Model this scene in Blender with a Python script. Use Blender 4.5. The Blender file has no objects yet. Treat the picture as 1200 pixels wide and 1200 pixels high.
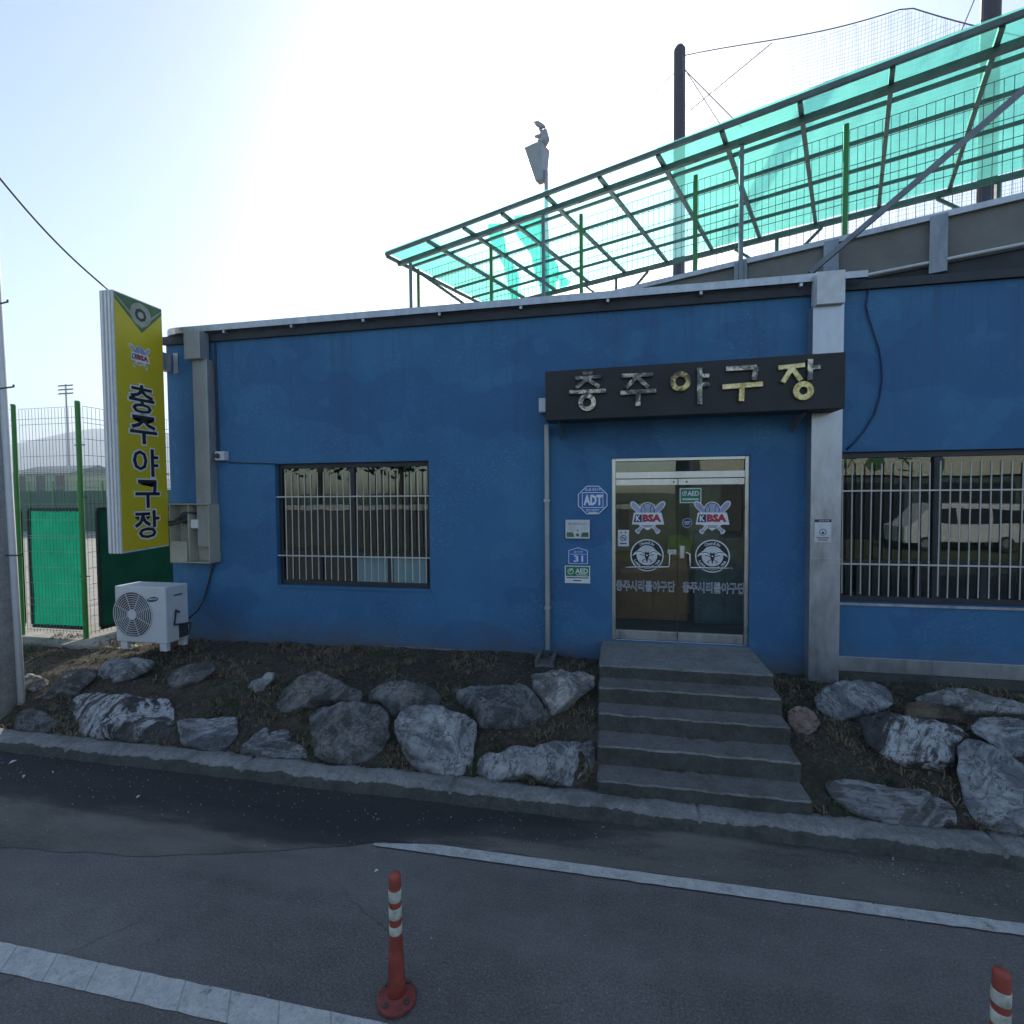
import bpy, bmesh, math, random
from mathutils import Vector, Matrix, noise
random.seed(7)
SC = bpy.context.scene
COL = SC.collection
R = math.radians

# ------------------------------------------------------------------ camera, sky, sun, exposure
YAW, PITCH, ROLL, FPX = 0.19965, 0.035873, -0.0079934, 600.0      # measured from the vertical and level edges
CAM = Vector((0, 0, 2.6))
cy, sy, cp, sp = math.cos(YAW), math.sin(YAW), math.cos(PITCH), math.sin(PITCH)
FW = Vector((-sy*cp, cy*cp, -sp)); R0 = Vector((cy, sy, 0)); U0 = R0.cross(FW)
RT = math.cos(ROLL)*R0 + math.sin(ROLL)*U0
UP = math.cos(ROLL)*U0 - math.sin(ROLL)*R0
cam = bpy.data.objects.new('camera', bpy.data.cameras.new('camera'))
cam.data.sensor_width = 36; cam.data.lens = 18
cam.data.clip_start = 0.05; cam.data.clip_end = 20000
m = Matrix((RT, UP, -FW)).transposed().to_4x4(); m.translation = CAM
cam.matrix_world = m
COL.objects.link(cam); SC.camera = cam

SUN_EL, SUN_AZ = R(30.2), R(-6.0)          # azimuth from +Y, positive towards +X
W = bpy.data.worlds.new('World'); SC.world = W; W.use_nodes = True
nt = W.node_tree; bg = nt.nodes['Background']
sky = nt.nodes.new('ShaderNodeTexSky'); sky.sky_type = 'NISHITA'; sky.sun_disc = False
sky.sun_elevation = SUN_EL; sky.sun_rotation = SUN_AZ
sky.air_density = 1.0; sky.dust_density = 1.1; sky.ozone_density = 1.0
nt.links.new(sky.outputs[0], bg.inputs[0]); bg.inputs[1].default_value = 0.12
sun = bpy.data.objects.new('sun', bpy.data.lights.new('sun', 'SUN'))
sun.data.energy = 3.6; sun.data.angle = R(0.5); sun.data.color = (1, .93, .82)
sdir = Vector((math.sin(SUN_AZ)*math.cos(SUN_EL), math.cos(SUN_AZ)*math.cos(SUN_EL), math.sin(SUN_EL)))
sun.rotation_euler = sdir.to_track_quat('Z', 'Y').to_euler(); COL.objects.link(sun)
SC.view_settings.view_transform = 'Standard'; SC.view_settings.look = 'None'
SC.view_settings.gamma = 1; SC.view_settings.exposure = 1.0

# ------------------------------------------------------------------ measuring: a photo point to a point on a real plane
def ray(px, py): return (px-600)/FPX*RT + (600-py)/FPX*UP + FW
def on(px, py, p0, n):
    d = ray(px, py); n = Vector(n); return CAM + d*((Vector(p0)-CAM).dot(n)/d.dot(n))
def aty(px, py, Y): return on(px, py, (0, Y, 0), (0, 1, 0))
def atx(px, py, X): return on(px, py, (X, 0, 0), (1, 0, 0))
def atz(px, py, Z=0.0): return on(px, py, (0, 0, Z), (0, 0, 1))
CU, CN = Vector((.9272, -.3746, 0)), Vector((.3746, .9272, 0))     # the field stand runs at an angle to the building
def cw(u, v, z): return CU*u + CN*v + Vector((0, 0, z))
def atv(px, py, v): return on(px, py, CN*v, CN)
def uof(p): return p.dot(CU)

# ------------------------------------------------------------------ mesh builder
def wloc(o):
    v = Vector((0, 0, 0))
    while o: v += o.location; o = o.parent
    return v
class MB:
    def __init__(s): s.v = []; s.f = []; s.m = []; s.mi = 0
    def add(s, vs, fs):
        b = len(s.v); s.v += [Vector(p) for p in vs]
        for f in fs: s.f.append([i+b for i in f]); s.m.append(s.mi)
    def box(s, a, b):
        x0, y0, z0 = a; x1, y1, z1 = b
        s.add([(x0,y0,z0),(x1,y0,z0),(x1,y1,z0),(x0,y1,z0),(x0,y0,z1),(x1,y0,z1),(x1,y1,z1),(x0,y1,z1)],
              [(0,3,2,1),(4,5,6,7),(0,1,5,4),(1,2,6,5),(2,3,7,6),(3,0,4,7)]); return s
    def quad(s, *p): s.add(p, [tuple(range(len(p)))]); return s
    def prism(s, poly, vec):
        n = len(poly); vec = Vector(vec); poly = [Vector(p) for p in poly]
        vs = poly + [p+vec for p in poly]
        s.add(vs, [tuple(range(n))[::-1], tuple(range(n, 2*n))] + [(i, (i+1) % n, n+(i+1) % n, n+i) for i in range(n)]); return s
    def bar(s, a, b, w, h=None, up=(0, 0, 1)):
        a = Vector(a); b = Vector(b); h = h or w; d = (b-a).normalized(); up = Vector(up)
        if abs(d.dot(up)) > .99: up = Vector((0, 1, 0))
        x = d.cross(up).normalized(); y = x.cross(d)
        s.prism([a+x*w/2+y*h/2, a-x*w/2+y*h/2, a-x*w/2-y*h/2, a+x*w/2-y*h/2], b-a); return s
    def tube(s, pts, r, n=8, caps=True):
        pts = [Vector(p) for p in pts]; rr = r if isinstance(r, (list, tuple)) else [r]*len(pts); base = len(s.v); prev = None
        for i, p in enumerate(pts):
            d = (pts[min(i+1, len(pts)-1)]-pts[max(i-1, 0)]).normalized()
            if prev is None: x = d.orthogonal().normalized()
            else: x = (prev - d*prev.dot(d)).normalized()
            prev = x; y = d.cross(x)
            s.v += [p + (x*math.cos(t)+y*math.sin(t))*rr[i] for t in [2*math.pi*k/n for k in range(n)]]
        for i in range(len(pts)-1):
            for k in range(n):
                s.f.append([base+i*n+k, base+i*n+(k+1) % n, base+(i+1)*n+(k+1) % n, base+(i+1)*n+k]); s.m.append(s.mi)
        if caps:
            s.f.append([base+k for k in range(n)][::-1]); s.m.append(s.mi)
            s.f.append([base+(len(pts)-1)*n+k for k in range(n)]); s.m.append(s.mi)
        return s
    def lathe(s, prof, c, n=20, ax=(0, 0, 1)):
        ax = Vector(ax).normalized(); c = Vector(c); x = ax.orthogonal().normalized(); y = ax.cross(x); base = len(s.v)
        for r, h in prof: s.v += [c + ax*h + (x*math.cos(t)+y*math.sin(t))*r for t in [2*math.pi*k/n for k in range(n)]]
        for i in range(len(prof)-1):
            for k in range(n):
                s.f.append([base+i*n+k, base+i*n+(k+1) % n, base+(i+1)*n+(k+1) % n, base+(i+1)*n+k]); s.m.append(s.mi)
        s.f.append([base+k for k in range(n)][::-1]); s.m.append(s.mi)
        s.f.append([base+(len(prof)-1)*n+k for k in range(n)]); s.m.append(s.mi); return s
    def ring(s, c, ro, ri, ax, d, n=28):
        ax = Vector(ax).normalized(); c = Vector(c); x = ax.orthogonal().normalized(); y = ax.cross(x); base = len(s.v)
        for r, h in ((ro, 0), (ro, d), (ri, d), (ri, 0)):
            s.v += [c + ax*h + (x*math.cos(t)+y*math.sin(t))*r for t in [2*math.pi*k/n for k in range(n)]]
        for i in range(4):
            for k in range(n):
                j = (i+1) % 4; s.f.append([base+i*n+k, base+i*n+(k+1) % n, base+j*n+(k+1) % n, base+j*n+k]); s.m.append(s.mi)
        return s
    def build(s, name, mat, parent=None, smooth=False, bevel=0, normals=True):
        me = bpy.data.meshes.new(name); off = wloc(parent)
        me.from_pydata([v-off for v in s.v], [], s.f)
        for mm in (mat if isinstance(mat, (list, tuple)) else [mat]): me.materials.append(mm)
        me.polygons.foreach_set('material_index', s.m)
        if smooth: me.polygons.foreach_set('use_smooth', [True]*len(s.f))
        if normals:
            b = bmesh.new(); b.from_mesh(me); bmesh.ops.recalc_face_normals(b, faces=b.faces); b.to_mesh(me); b.free()
        me.update()
        o = bpy.data.objects.new(name, me); COL.objects.link(o)
        if parent: o.parent = parent
        if bevel:
            bv = o.modifiers.new('bevel', 'BEVEL'); bv.width = bevel; bv.segments = 2; bv.limit_method = 'ANGLE'; bv.angle_limit = R(40)
        return o
def tag(o, label=None, cat=None, group=None, kind=None):
    for k, v in (('label', label), ('category', cat), ('group', group), ('kind', kind)):
        if v: o[k] = v
    return o
def thing(name, loc, label, cat, group=None):
    o = bpy.data.objects.new(name, None); o.empty_display_size = .1; o.location = loc; COL.objects.link(o)
    return tag(o, label, cat, group)
def copy_tree(o, parent=None):
    c = o.copy(); COL.objects.link(c)
    if parent: c.parent = parent
    for ch in list(o.children): copy_tree(ch, c)
    return c
def poly_text(s, bold=0.0):
    c = bpy.data.curves.new('txt', 'FONT'); c.body = s; c.offset = bold; c.resolution_u = 2; c.fill_mode = 'FRONT'
    o = bpy.data.objects.new('txt', c); COL.objects.link(o)
    dg = bpy.context.evaluated_depsgraph_get(); dg.update()
    me = bpy.data.meshes.new_from_object(o.evaluated_get(dg))
    vs = [v.co.copy() for v in me.vertices]; fs = [list(p.vertices) for p in me.polygons]
    bpy.data.objects.remove(o); bpy.data.curves.remove(c); bpy.data.meshes.remove(me)
    return vs, fs
def text(mb, s, ll, xd, yd, w, h, lift, bold=0.0, keep=False):
    """flat lettering fitted into a w x h box whose lower left corner is ll"""
    vs, fs = poly_text(s, bold)
    x0 = min(v.x for v in vs); x1 = max(v.x for v in vs); y0 = min(v.y for v in vs); y1 = max(v.y for v in vs)
    sx = w/(x1-x0); sz = h/(y1-y0)
    xd = Vector(xd); yd = Vector(yd); nn = xd.cross(yd); ll = Vector(ll)
    mb.add([ll + xd*(v.x-x0)*sx + yd*(v.y-y0)*sz + nn*lift for v in vs], fs)

# ------------------------------------------------------------------ materials
def newmat(name):
    mt = bpy.data.materials.new(name); mt.use_nodes = True; t = mt.node_tree
    return mt, t, t.nodes['Principled BSDF'], t.nodes['Material Output']
def N(t, typ, **kw):
    n = t.nodes.new(typ)
    for k, v in kw.items():
        if k in n.inputs: n.inputs[k].default_value = v
        else: setattr(n, k, v)
    return n
def pos(t, scale=(1, 1, 1), obj=False):
    mp = N(t, 'ShaderNodeMapping'); mp.inputs['Scale'].default_value = scale
    if obj: t.links.new(N(t, 'ShaderNodeTexCoord').outputs['Object'], mp.inputs[0])
    else: t.links.new(N(t, 'ShaderNodeNewGeometry').outputs['Position'], mp.inputs[0])
    return mp.outputs[0]
def nz(t, vec, scale, detail=6, rough=.6, dist=0.0):
    n = N(t, 'ShaderNodeTexNoise', Scale=scale, Detail=detail, Roughness=rough, Distortion=dist)
    t.links.new(vec, n.inputs['Vector']); return n.outputs[0]
def ramp(t, fac, stops):
    r = N(t, 'ShaderNodeValToRGB'); e = r.color_ramp.elements
    while len(e) < len(stops): e.new(.5)
    for el, (p, c) in zip(e, stops):
        el.position = p; el.color = (*c, 1) if not isinstance(c, (int, float)) else (c, c, c, 1)
    t.links.new(fac, r.inputs[0]); return r.outputs[0]
def mixc(t, fac, a, b, mode='MIX'):
    mx = N(t, 'ShaderNodeMix'); mx.data_type = 'RGBA'; mx.blend_type = mode
    for sock, val in ((mx.inputs[0], fac), (mx.inputs[6], a), (mx.inputs[7], b)):
        if hasattr(val, 'is_output'): t.links.new(val, sock)
        elif isinstance(val, (int, float)): sock.default_value = val
        else: sock.default_value = (*val, 1)
    return mx.outputs[2]
def bump(t, h, strength, dist, bsdf, prev=None):
    b = N(t, 'ShaderNodeBump', Strength=strength, Distance=dist); t.links.new(h, b.inputs['Height'])
    if prev: t.links.new(prev, b.inputs['Normal'])
    t.links.new(b.outputs[0], bsdf.inputs['Normal']); return b.outputs[0]
def plain(name, col, rough=.5, metal=0.0, var=.25, scale=6, bmp=0.0, bscale=60):
    mt, t, b, o = newmat(name); p = pos(t)
    n = nz(t, p, scale, 5)
    c = ramp(t, n, [(.3, tuple(x*(1-var) for x in col)), (.7, tuple(min(1, x*(1+var)) for x in col))])
    t.links.new(c, b.inputs['Base Color']); b.inputs['Roughness'].default_value = rough; b.inputs['Metallic'].default_value = metal
    if bmp: bump(t, nz(t, p, bscale, 4), bmp, .01, b)
    return mt

def m_wall():
    mt, t, b, o = newmat('blue_stucco'); p = pos(t)
    big = nz(t, p, .9, 5, .6); mid = nz(t, p, 5, 6, .65)
    base = ramp(t, big, [(.3, (.030, .120, .258)), (.72, (.042, .168, .335))])
    base = mixc(t, ramp(t, mid, [(.35, 0), (.75, .35)]), base, (.047, .18, .35))
    # pale scuffs and lost flecks of paint, mostly on the right hand wall
    ps = pos(t, (1, 1, 1.9))
    fl = ramp(t, nz(t, ps, 26, 5, .75), [(.545, 0), (.66, .65)])
    where = ramp(t, nz(t, p, 1.4, 3, .6), [(.42, 0), (.62, 1)])
    fl2 = N(t, 'ShaderNodeMath', operation='MULTIPLY'); t.links.new(fl, fl2.inputs[0]); t.links.new(where, fl2.inputs[1])
    base = mixc(t, fl2.outputs[0], base, (.15, .30, .46))
    pt = ramp(t, nz(t, pos(t, (.8, 1, 1.1)), 1.1, 2, .4), [(.53, 0), (.545, .38)]); base = mixc(t, pt, base, (.024, .094, .235))          # repainted patches
    base = mixc(t, ramp(t, nz(t, pos(t, (1, 1, .9)), 2.1, 2, .5), [(.60, 0), (.615, .30)]), base, (.055, .20, .36))
    stn = nz(t, pos(t, (7, 7, .22)), 1.6, 5, .7); sz = N(t, 'ShaderNodeSeparateXYZ'); t.links.new(p, sz.inputs[0])
    up_ = N(t, 'ShaderNodeMapRange'); [setattr(up_.inputs[k_], 'default_value', v_) for k_, v_ in ((1, 2.6), (2, 4.75), (3, .03), (4, .5))]; t.links.new(sz.outputs[2], up_.inputs[0])
    sm = N(t, 'ShaderNodeMath', operation='MULTIPLY'); t.links.new(ramp(t, stn, [(.52, 0), (.70, 1)]), sm.inputs[0]); t.links.new(up_.outputs[0], sm.inputs[1])
    base = mixc(t, sm.outputs[0], base, (.035, .070, .120))                       # rain streaks from the roof edge
    # splash dirt along the foot of the wall
    sep = N(t, 'ShaderNodeSeparateXYZ'); t.links.new(p, sep.inputs[0])
    zz = N(t, 'ShaderNodeMath', operation='ADD'); t.links.new(sep.outputs[2], zz.inputs[0])
    wob = N(t, 'ShaderNodeMath', operation='MULTIPLY_ADD'); t.links.new(nz(t, p, 2.2, 6, .7), wob.inputs[0]); wob.inputs[1].default_value = -.55; wob.inputs[2].default_value = .27
    t.links.new(wob.outputs[0], zz.inputs[1])
    dirt = ramp(t, zz.outputs[0], [(.55, .72), (.70, .35), (.98, 0)])
    base = mixc(t, dirt, base, (.11, .10, .085))
    t.links.new(base, b.inputs['Base Color']); b.inputs['Roughness'].default_value = .72
    n1 = bump(t, nz(t, p, 42, 7, .7), .35, .012, b); bump(t, nz(t, p, 3, 3), .25, .03, b, n1)
    return mt
def m_metal(name, col, rough=.42, streak=.25, metal=.75):
    mt, t, b, o = newmat(name); p = pos(t, (1, 1, .35))
    n = nz(t, p, 9, 6, .65); n2 = nz(t, pos(t), 2.5, 4)
    c = ramp(t, n, [(.3, tuple(x*(1-streak) for x in col)), (.7, tuple(min(1, x*(1+streak)) for x in col))])
    c = mixc(t, ramp(t, n2, [(.55, 0), (.8, .45)]), c, tuple(x*.55 for x in col))
    t.links.new(c, b.inputs['Base Color']); b.inputs['Metallic'].default_value = metal
    t.links.new(ramp(t, n, [(.2, rough-.1), (.8, rough+.15)]), b.inputs['Roughness'])
    return mt
def m_concrete(name, col, moss=.0, dark=.5):
    mt, t, b, o = newmat(name); p = pos(t)
    n = nz(t, p, 3.5, 8, .7); f = nz(t, p, 45, 6, .7)
    c = ramp(t, n, [(.28, tuple(x*dark for x in col)), (.5, col), (.75, tuple(x*1.35 for x in col))])
    c = mixc(t, ramp(t, f, [(.42, .0), (.62, .55)]), c, tuple(x*.45 for x in col)); c = mixc(t, ramp(t, nz(t, p, 22, 7, .8), [(.50, 0), (.62, .5)]), c, tuple(min(1, x*1.5) for x in col))
    c = mixc(t, ramp(t, nz(t, p, 11, 6, .75), [(.52, 0), (.62, .5)]), c, tuple(x*.42 for x in col))
    if moss: c = mixc(t, ramp(t, nz(t, p, 6, 7, .75), [(.52, 0), (.68, moss)]), c, (.035, .05, .022))
    t.links.new(c, b.inputs['Base Color']); b.inputs['Roughness'].default_value = .9
    n1 = bump(t, f, .55, .012, b); bump(t, nz(t, p, 150, 3), .4, .004, b, n1)
    return mt
def m_asphalt(name, col, spec=.35, patch=None, rough=.85, damp=False):
    mt, t, b, o = newmat(name); p = pos(t)
    g = nz(t, p, 75, 4, .8); big = nz(t, p, .7, 5, .6); mid = nz(t, p, 6, 6, .7)
    c = ramp(t, g, [(.32, tuple(x*.5 for x in col)), (.55, col), (.66, tuple(x*1.6 for x in col)), (.76, tuple(x*2.6 for x in col))])
    c = mixc(t, 1.0, c, ramp(t, big, [(.3, .72), (.7, 1.2)]), 'MULTIPLY')
    c = mixc(t, 1.0, c, ramp(t, mid, [(.3, .86), (.7, 1.12)]), 'MULTIPLY')
    vc = N(t, 'ShaderNodeTexVoronoi', Scale=.38); vc.feature = 'DISTANCE_TO_EDGE'; t.links.new(mixc(t, 1.0, p, N(t, 'ShaderNodeTexNoise', Scale=1.3, Detail=8, Roughness=.7).outputs[1], 'ADD'), vc.inputs['Vector'])
    ck = N(t, 'ShaderNodeMath', operation='MULTIPLY'); t.links.new(ramp(t, vc.outputs['Distance'], [(.0, .6), (.0035, 0)]), ck.inputs[0]); t.links.new(ramp(t, nz(t, p, .8, 3), [(.52, 0), (.60, 1)]), ck.inputs[1])
    c = mixc(t, ck.outputs[0], c, tuple(x*.3 for x in col))
    c = mixc(t, ramp(t, nz(t, pos(t, (.25, 2.2, 1)), 1.0, 4, .55), [(.45, 0), (.65, .28)]), c, tuple(x*1.45 for x in col))
    vo = N(t, 'ShaderNodeTexVoronoi', Scale=38.0); t.links.new(p, vo.inputs['Vector'])
    c = mixc(t, ramp(t, vo.outputs['Distance'], [(.0, .55), (.09, 0)]), c, (.22, .23, .24))
    if patch: c = mixc(t, ramp(t, nz(t, pos(t, (.45, 1.3, 1)), 1.5, 7, .65), [(.42, 0), (.62, .8)]), c, patch)
    if damp:                                # a long damp stain spreading from the gutter, with its own ragged outline
        sp_ = N(t, 'ShaderNodeSeparateXYZ'); t.links.new(p, sp_.inputs[0])
        mr = N(t, 'ShaderNodeMapRange'); mr.interpolation_type = 'SMOOTHSTEP'
        for k_, v_ in ((1, -2.2), (2, 1.3), (3, 3.42), (4, 4.10)): mr.inputs[k_].default_value = v_
        t.links.new(sp_.outputs[0], mr.inputs[0])
        su = N(t, 'ShaderNodeMath', operation='SUBTRACT'); t.links.new(sp_.outputs[1], su.inputs[0]); t.links.new(mr.outputs[0], su.inputs[1])
        wn = N(t, 'ShaderNodeMath', operation='MULTIPLY_ADD'); t.links.new(nz(t, pos(t, (.5, 2.2, 1)), 1.3, 7, .62), wn.inputs[0]); wn.inputs[1].default_value = .9; t.links.new(su.outputs[0], wn.inputs[2])
        c = mixc(t, ramp(t, wn.outputs[0], [(.34, 0), (.47, .72), (.62, .88)]), c, (.027, .027, .028))
        c = mixc(t, ramp(t, nz(t, p, 4, 6, .7), [(.62, 0), (.75, .35)]), c, (.035, .045, .022))
    t.links.new(c, b.inputs['Base Color']); b.inputs['Roughness'].default_value = rough
    b.inputs['Specular IOR Level'].default_value = spec
    n1 = bump(t, g, .8, .006, b); bump(t, mid, .2, .02, b, n1)
    return mt
def m_line(name, seams):
    mt, t, b, o = newmat(name); p = pos(t)
    f = nz(t, p, 70, 6, .75); w = nz(t, p, 5, 7, .75)
    c = ramp(t, nz(t, p, 14, 6, .7), [(.3, (.38, .37, .35)), (.7, (.58, .57, .54))])
    c = mixc(t, ramp(t, f, [(.52, 0), (.66, .55)]), c, (.12, .125, .13))
    c = mixc(t, ramp(t, w, [(.55, 0), (.72, .75)]), c, (.13, .135, .14))
    if seams:
        wv = N(t, 'ShaderNodeTexWave', Scale=1.3, Distortion=.5); wv.bands_direction = 'X'
        pv = pos(t); pv.node.inputs['Rotation'].default_value = (0, 0, R(-32)); t.links.new(pv, wv.inputs['Vector'])
        c = mixc(t, ramp(t, wv.outputs['Fac'], [(.0, .45), (.006, 0)]), c, (.07, .07, .075))
    t.links.new(c, b.inputs['Base Color']); b.inputs['Roughness'].default_value = .8
    tr = N(t, 'ShaderNodeBsdfTransparent'); mx = N(t, 'ShaderNodeMixShader')
    t.links.new(ramp(t, w, [(.66, 0), (.69, 1)]), mx.inputs[0]); t.links.new(b.outputs[0], mx.inputs[1]); t.links.new(tr.outputs[0], mx.inputs[2])
    t.links.new(mx.outputs[0], o.inputs[0]); bump(t, f, .5, .004, b)
    return mt
def m_soil():
    mt, t, b, o = newmat('soil'); p = pos(t)
    n = nz(t, p, 2.2, 8, .7); f = nz(t, p, 28, 8, .75)
    c = ramp(t, n, [(.3, (.022, .018, .014)), (.5, (.052, .040, .029)), (.72, (.095, .078, .058))])
    c = mixc(t, ramp(t, f, [(.46, 0), (.68, .75)]), c, (.15, .13, .10))
    c = mixc(t, ramp(t, nz(t, p, 3.4, 6, .75), [(.52, 0), (.66, .7)]), c, (.032, .042, .017))
    t.links.new(c, b.inputs['Base Color']); b.inputs['Roughness'].default_value = 1
    n1 = bump(t, f, .9, .03, b); bump(t, nz(t, p, 110, 4), .7, .01, b, n1)
    return mt
def m_rock(name, a, bcol, vein, vs=3.0, vamt=.8, stretch=None, moss=.35):
    """banded limestone; each rock gets its own band direction and its own cast of colour"""
    mt, t, b, o = newmat(name); p = pos(t); rnd = N(t, 'ShaderNodeObjectInfo').outputs['Random']
    rot = N(t, 'ShaderNodeVectorRotate'); rot.rotation_type = 'AXIS_ANGLE'; rot.inputs['Axis'].default_value = (.25, 1, .3)
    an = N(t, 'ShaderNodeMath', operation='MULTIPLY_ADD'); t.links.new(rnd, an.inputs[0]); an.inputs[1].default_value = 2.2 if stretch is None else .3; an.inputs[2].default_value = -.9 if stretch is None else -.05
    t.links.new(an.outputs[0], rot.inputs['Angle']); t.links.new(p, rot.inputs['Vector'])
    mp = N(t, 'ShaderNodeMapping'); mp.inputs['Scale'].default_value = stretch or (.88, 1, 1.25); t.links.new(rot.outputs[0], mp.inputs[0]); q = mp.outputs[0]
    n = nz(t, q, 2.6, 6, .62, .5); f = nz(t, q, 15, 7, .7, .6)
    c = ramp(t, n, [(.36, tuple(x*.75 for x in a)), (.50, a), (.62, bcol)])
    warm = N(t, 'ShaderNodeMath', operation='FRACT'); w2 = N(t, 'ShaderNodeMath', operation='MULTIPLY'); t.links.new(rnd, w2.inputs[0]); w2.inputs[1].default_value = 7.3; t.links.new(w2.outputs[0], warm.inputs[0])
    tint = ramp(t, warm.outputs[0], [(0, (1.0, 1.0, 1.0)), (.5, (1.08, 1.0, .88)), (1, (1.12, .98, .84))])
    c = mixc(t, 1.0, c, tint, 'MULTIPLY')
    vn = nz(t, q, vs, 7, .6, 1.4)
    c = mixc(t, ramp(t, vn, [(.43, 0), (.48, vamt*.42), (.51, vamt*.42), (.56, 0)]), c, vein)
    cr = nz(t, q, 4.2, 5, .62, 1.0)
    c = mixc(t, ramp(t, cr, [(.482, 0), (.497, .85), (.503, .85), (.518, 0)]), c, tuple(x*.22 for x in a))      # cracks and seams
    c = mixc(t, ramp(t, f, [(.50, 0), (.64, .55)]), c, tuple(x*.45 for x in a))
    sep = N(t, 'ShaderNodeSeparateXYZ'); t.links.new(N(t, 'ShaderNodeNewGeometry').outputs['Normal'], sep.inputs[0])
    if moss: c = mixc(t, ramp(t, nz(t, p, 4.2, 6, .75), [(.56, 0), (.68, moss)]), c, (.055, .055, .032))
    lich = nz(t, p, 17, 5, .7); c = mixc(t, ramp(t, lich, [(.62, 0), (.68, .4)]), c, (.26, .25, .21))
    t.links.new(c, b.inputs['Base Color']); b.inputs['Roughness'].default_value = .88
    n1 = bump(t, cr, .5, .03, b); n2 = bump(t, f, .55, .03, b, n1); bump(t, nz(t, q, 70, 5, .7), .5, .008, b, n2)
    return mt
def m_glass(name, tint, refl=.16, extra=0.5, film=None):
    """window glass: mirror layer over a tinted clear layer"""
    mt, t, b, o = newmat(name); t.nodes.remove(b)
    lw = N(t, 'ShaderNodeLayerWeight', Blend=.25)
    ma = N(t, 'ShaderNodeMath', operation='MULTIPLY_ADD'); t.links.new(lw.outputs['Fresnel'], ma.inputs[0]); ma.inputs[1].default_value = extra; ma.inputs[2].default_value = refl; ma.use_clamp = True
    gl = N(t, 'ShaderNodeBsdfGlossy', Roughness=.004); gl.inputs[0].default_value = (.9, .97, .97, 1)
    bm = N(t, 'ShaderNodeBump', Strength=.05, Distance=.02); t.links.new(nz(t, pos(t), 2.2, 1), bm.inputs['Height']); t.links.new(bm.outputs[0], gl.inputs['Normal'])
    tr = N(t, 'ShaderNodeBsdfTransparent'); tr.inputs[0].default_value = (*tint, 1); src = tr
    if film:
        df = N(t, 'ShaderNodeBsdfDiffuse'); df.inputs[0].default_value = (*film, 1)
        m0 = N(t, 'ShaderNodeMixShader'); m0.inputs[0].default_value = .75; t.links.new(tr.outputs[0], m0.inputs[1]); t.links.new(df.outputs[0], m0.inputs[2]); src = m0
    mx = N(t, 'ShaderNodeMixShader'); t.links.new(ma.outputs[0], mx.inputs[0]); t.links.new(src.outputs[0], mx.inputs[1]); t.links.new(gl.outputs[0], mx.inputs[2])
    t.links.new(mx.outputs[0], o.inputs[0]); return mt
def m_sheet(name, col, clear, trans, var=.15, scale=1.5):
    """thin coloured sheet that lets light through"""
    mt, t, b, o = newmat(name); t.nodes.remove(b)
    c = ramp(t, nz(t, pos(t), scale, 5, .6), [(.3, tuple(x*(1-var) for x in col)), (.7, tuple(min(1, x*(1+var)) for x in col))])
    d = N(t, 'ShaderNodeBsdfDiffuse'); tl = N(t, 'ShaderNodeBsdfTranslucent'); t.links.new(c, d.inputs[0]); t.links.new(c, tl.inputs[0])
    m1 = N(t, 'ShaderNodeMixShader'); m1.inputs[0].default_value = trans; t.links.new(d.outputs[0], m1.inputs[1]); t.links.new(tl.outputs[0], m1.inputs[2])
    tr = N(t, 'ShaderNodeBsdfTransparent'); tr.inputs[0].default_value = (*[min(1, x*1.25) for x in col], 1)
    m2 = N(t, 'ShaderNodeMixShader'); m2.inputs[0].default_value = clear; t.links.new(m1.outputs[0], m2.inputs[1]); t.links.new(tr.outputs[0], m2.inputs[2])
    t.links.new(m2.outputs[0], o.inputs[0]); return mt
def m_letter(name, gold):
    mt, t, b, o = newmat(name); p = pos(t)
    n = nz(t, p, 9, 6, .7, .6); f = nz(t, p, 40, 5, .7)
    c = ramp(t, n, [(.36, (.045, .045, .05)), (.48, (.13, .125, .12)), (.60, (.62, .55, .42))] if not gold else [(.58-.26*gold, (.10, .085, .06)), (.66-.22*gold, (.50, .39, .15)), (.80-.1*gold, (.80, .70, .42))])
    c = mixc(t, ramp(t, f, [(.53, 0), (.68, .7)]), c, (.03, .028, .025))
    t.links.new(c, b.inputs['Base Color']); b.inputs['Metallic'].default_value = .85
    t.links.new(ramp(t, f, [(.3, .22), (.7, .5)]), b.inputs['Roughness']); bump(t, n, .5, .02, b); return mt

M = {}
M['wall'] = m_wall()
M['galv'] = m_metal('galvanised_steel', (.42, .44, .47))
M['duct'] = m_metal('duct_steel', (.36, .37, .37), .5, .15, .55)
M['pil'] = m_metal('column_cladding', (.40, .42, .46), .36, .22, .7)
M['steel'] = m_metal('stainless_steel', (.55, .55, .54), .3, .12, .9)
M['fascia'] = plain('dark_fascia', (.030, .033, .042), .7, 0, .3, 3)
M['frame'] = plain('dark_window_frame', (.024, .027, .034), .45, 0, .2)
M['grille'] = m_metal('grille_bars', (.54, .53, .49), .5, .15, .2)
M['pane'] = m_glass('window_glass', (.42, .52, .52), .07, .42)
M['doorpane'] = m_glass('door_glass', (.86, .90, .88), .05, .3)
M['film'] = m_glass('frosted_glass', (.3, .45, .47), .10, .4, (.20, .37, .40))
M['black'] = plain('black_panel', (.014, .0145, .017), .6, 0, .35, 3)
M['let_steel'] = m_letter('tarnished_letter', 0)
M['let_gold'] = m_letter('brass_letter', 1)
M['concrete'] = m_concrete('step_concrete', (.155, .152, .145), .3)
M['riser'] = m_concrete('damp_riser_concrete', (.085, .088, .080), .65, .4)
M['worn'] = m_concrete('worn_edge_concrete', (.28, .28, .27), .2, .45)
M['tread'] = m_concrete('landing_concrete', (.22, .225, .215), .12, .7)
M['kerb'] = m_concrete('kerb_concrete', (.24, .237, .225), .35, .35)
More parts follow.
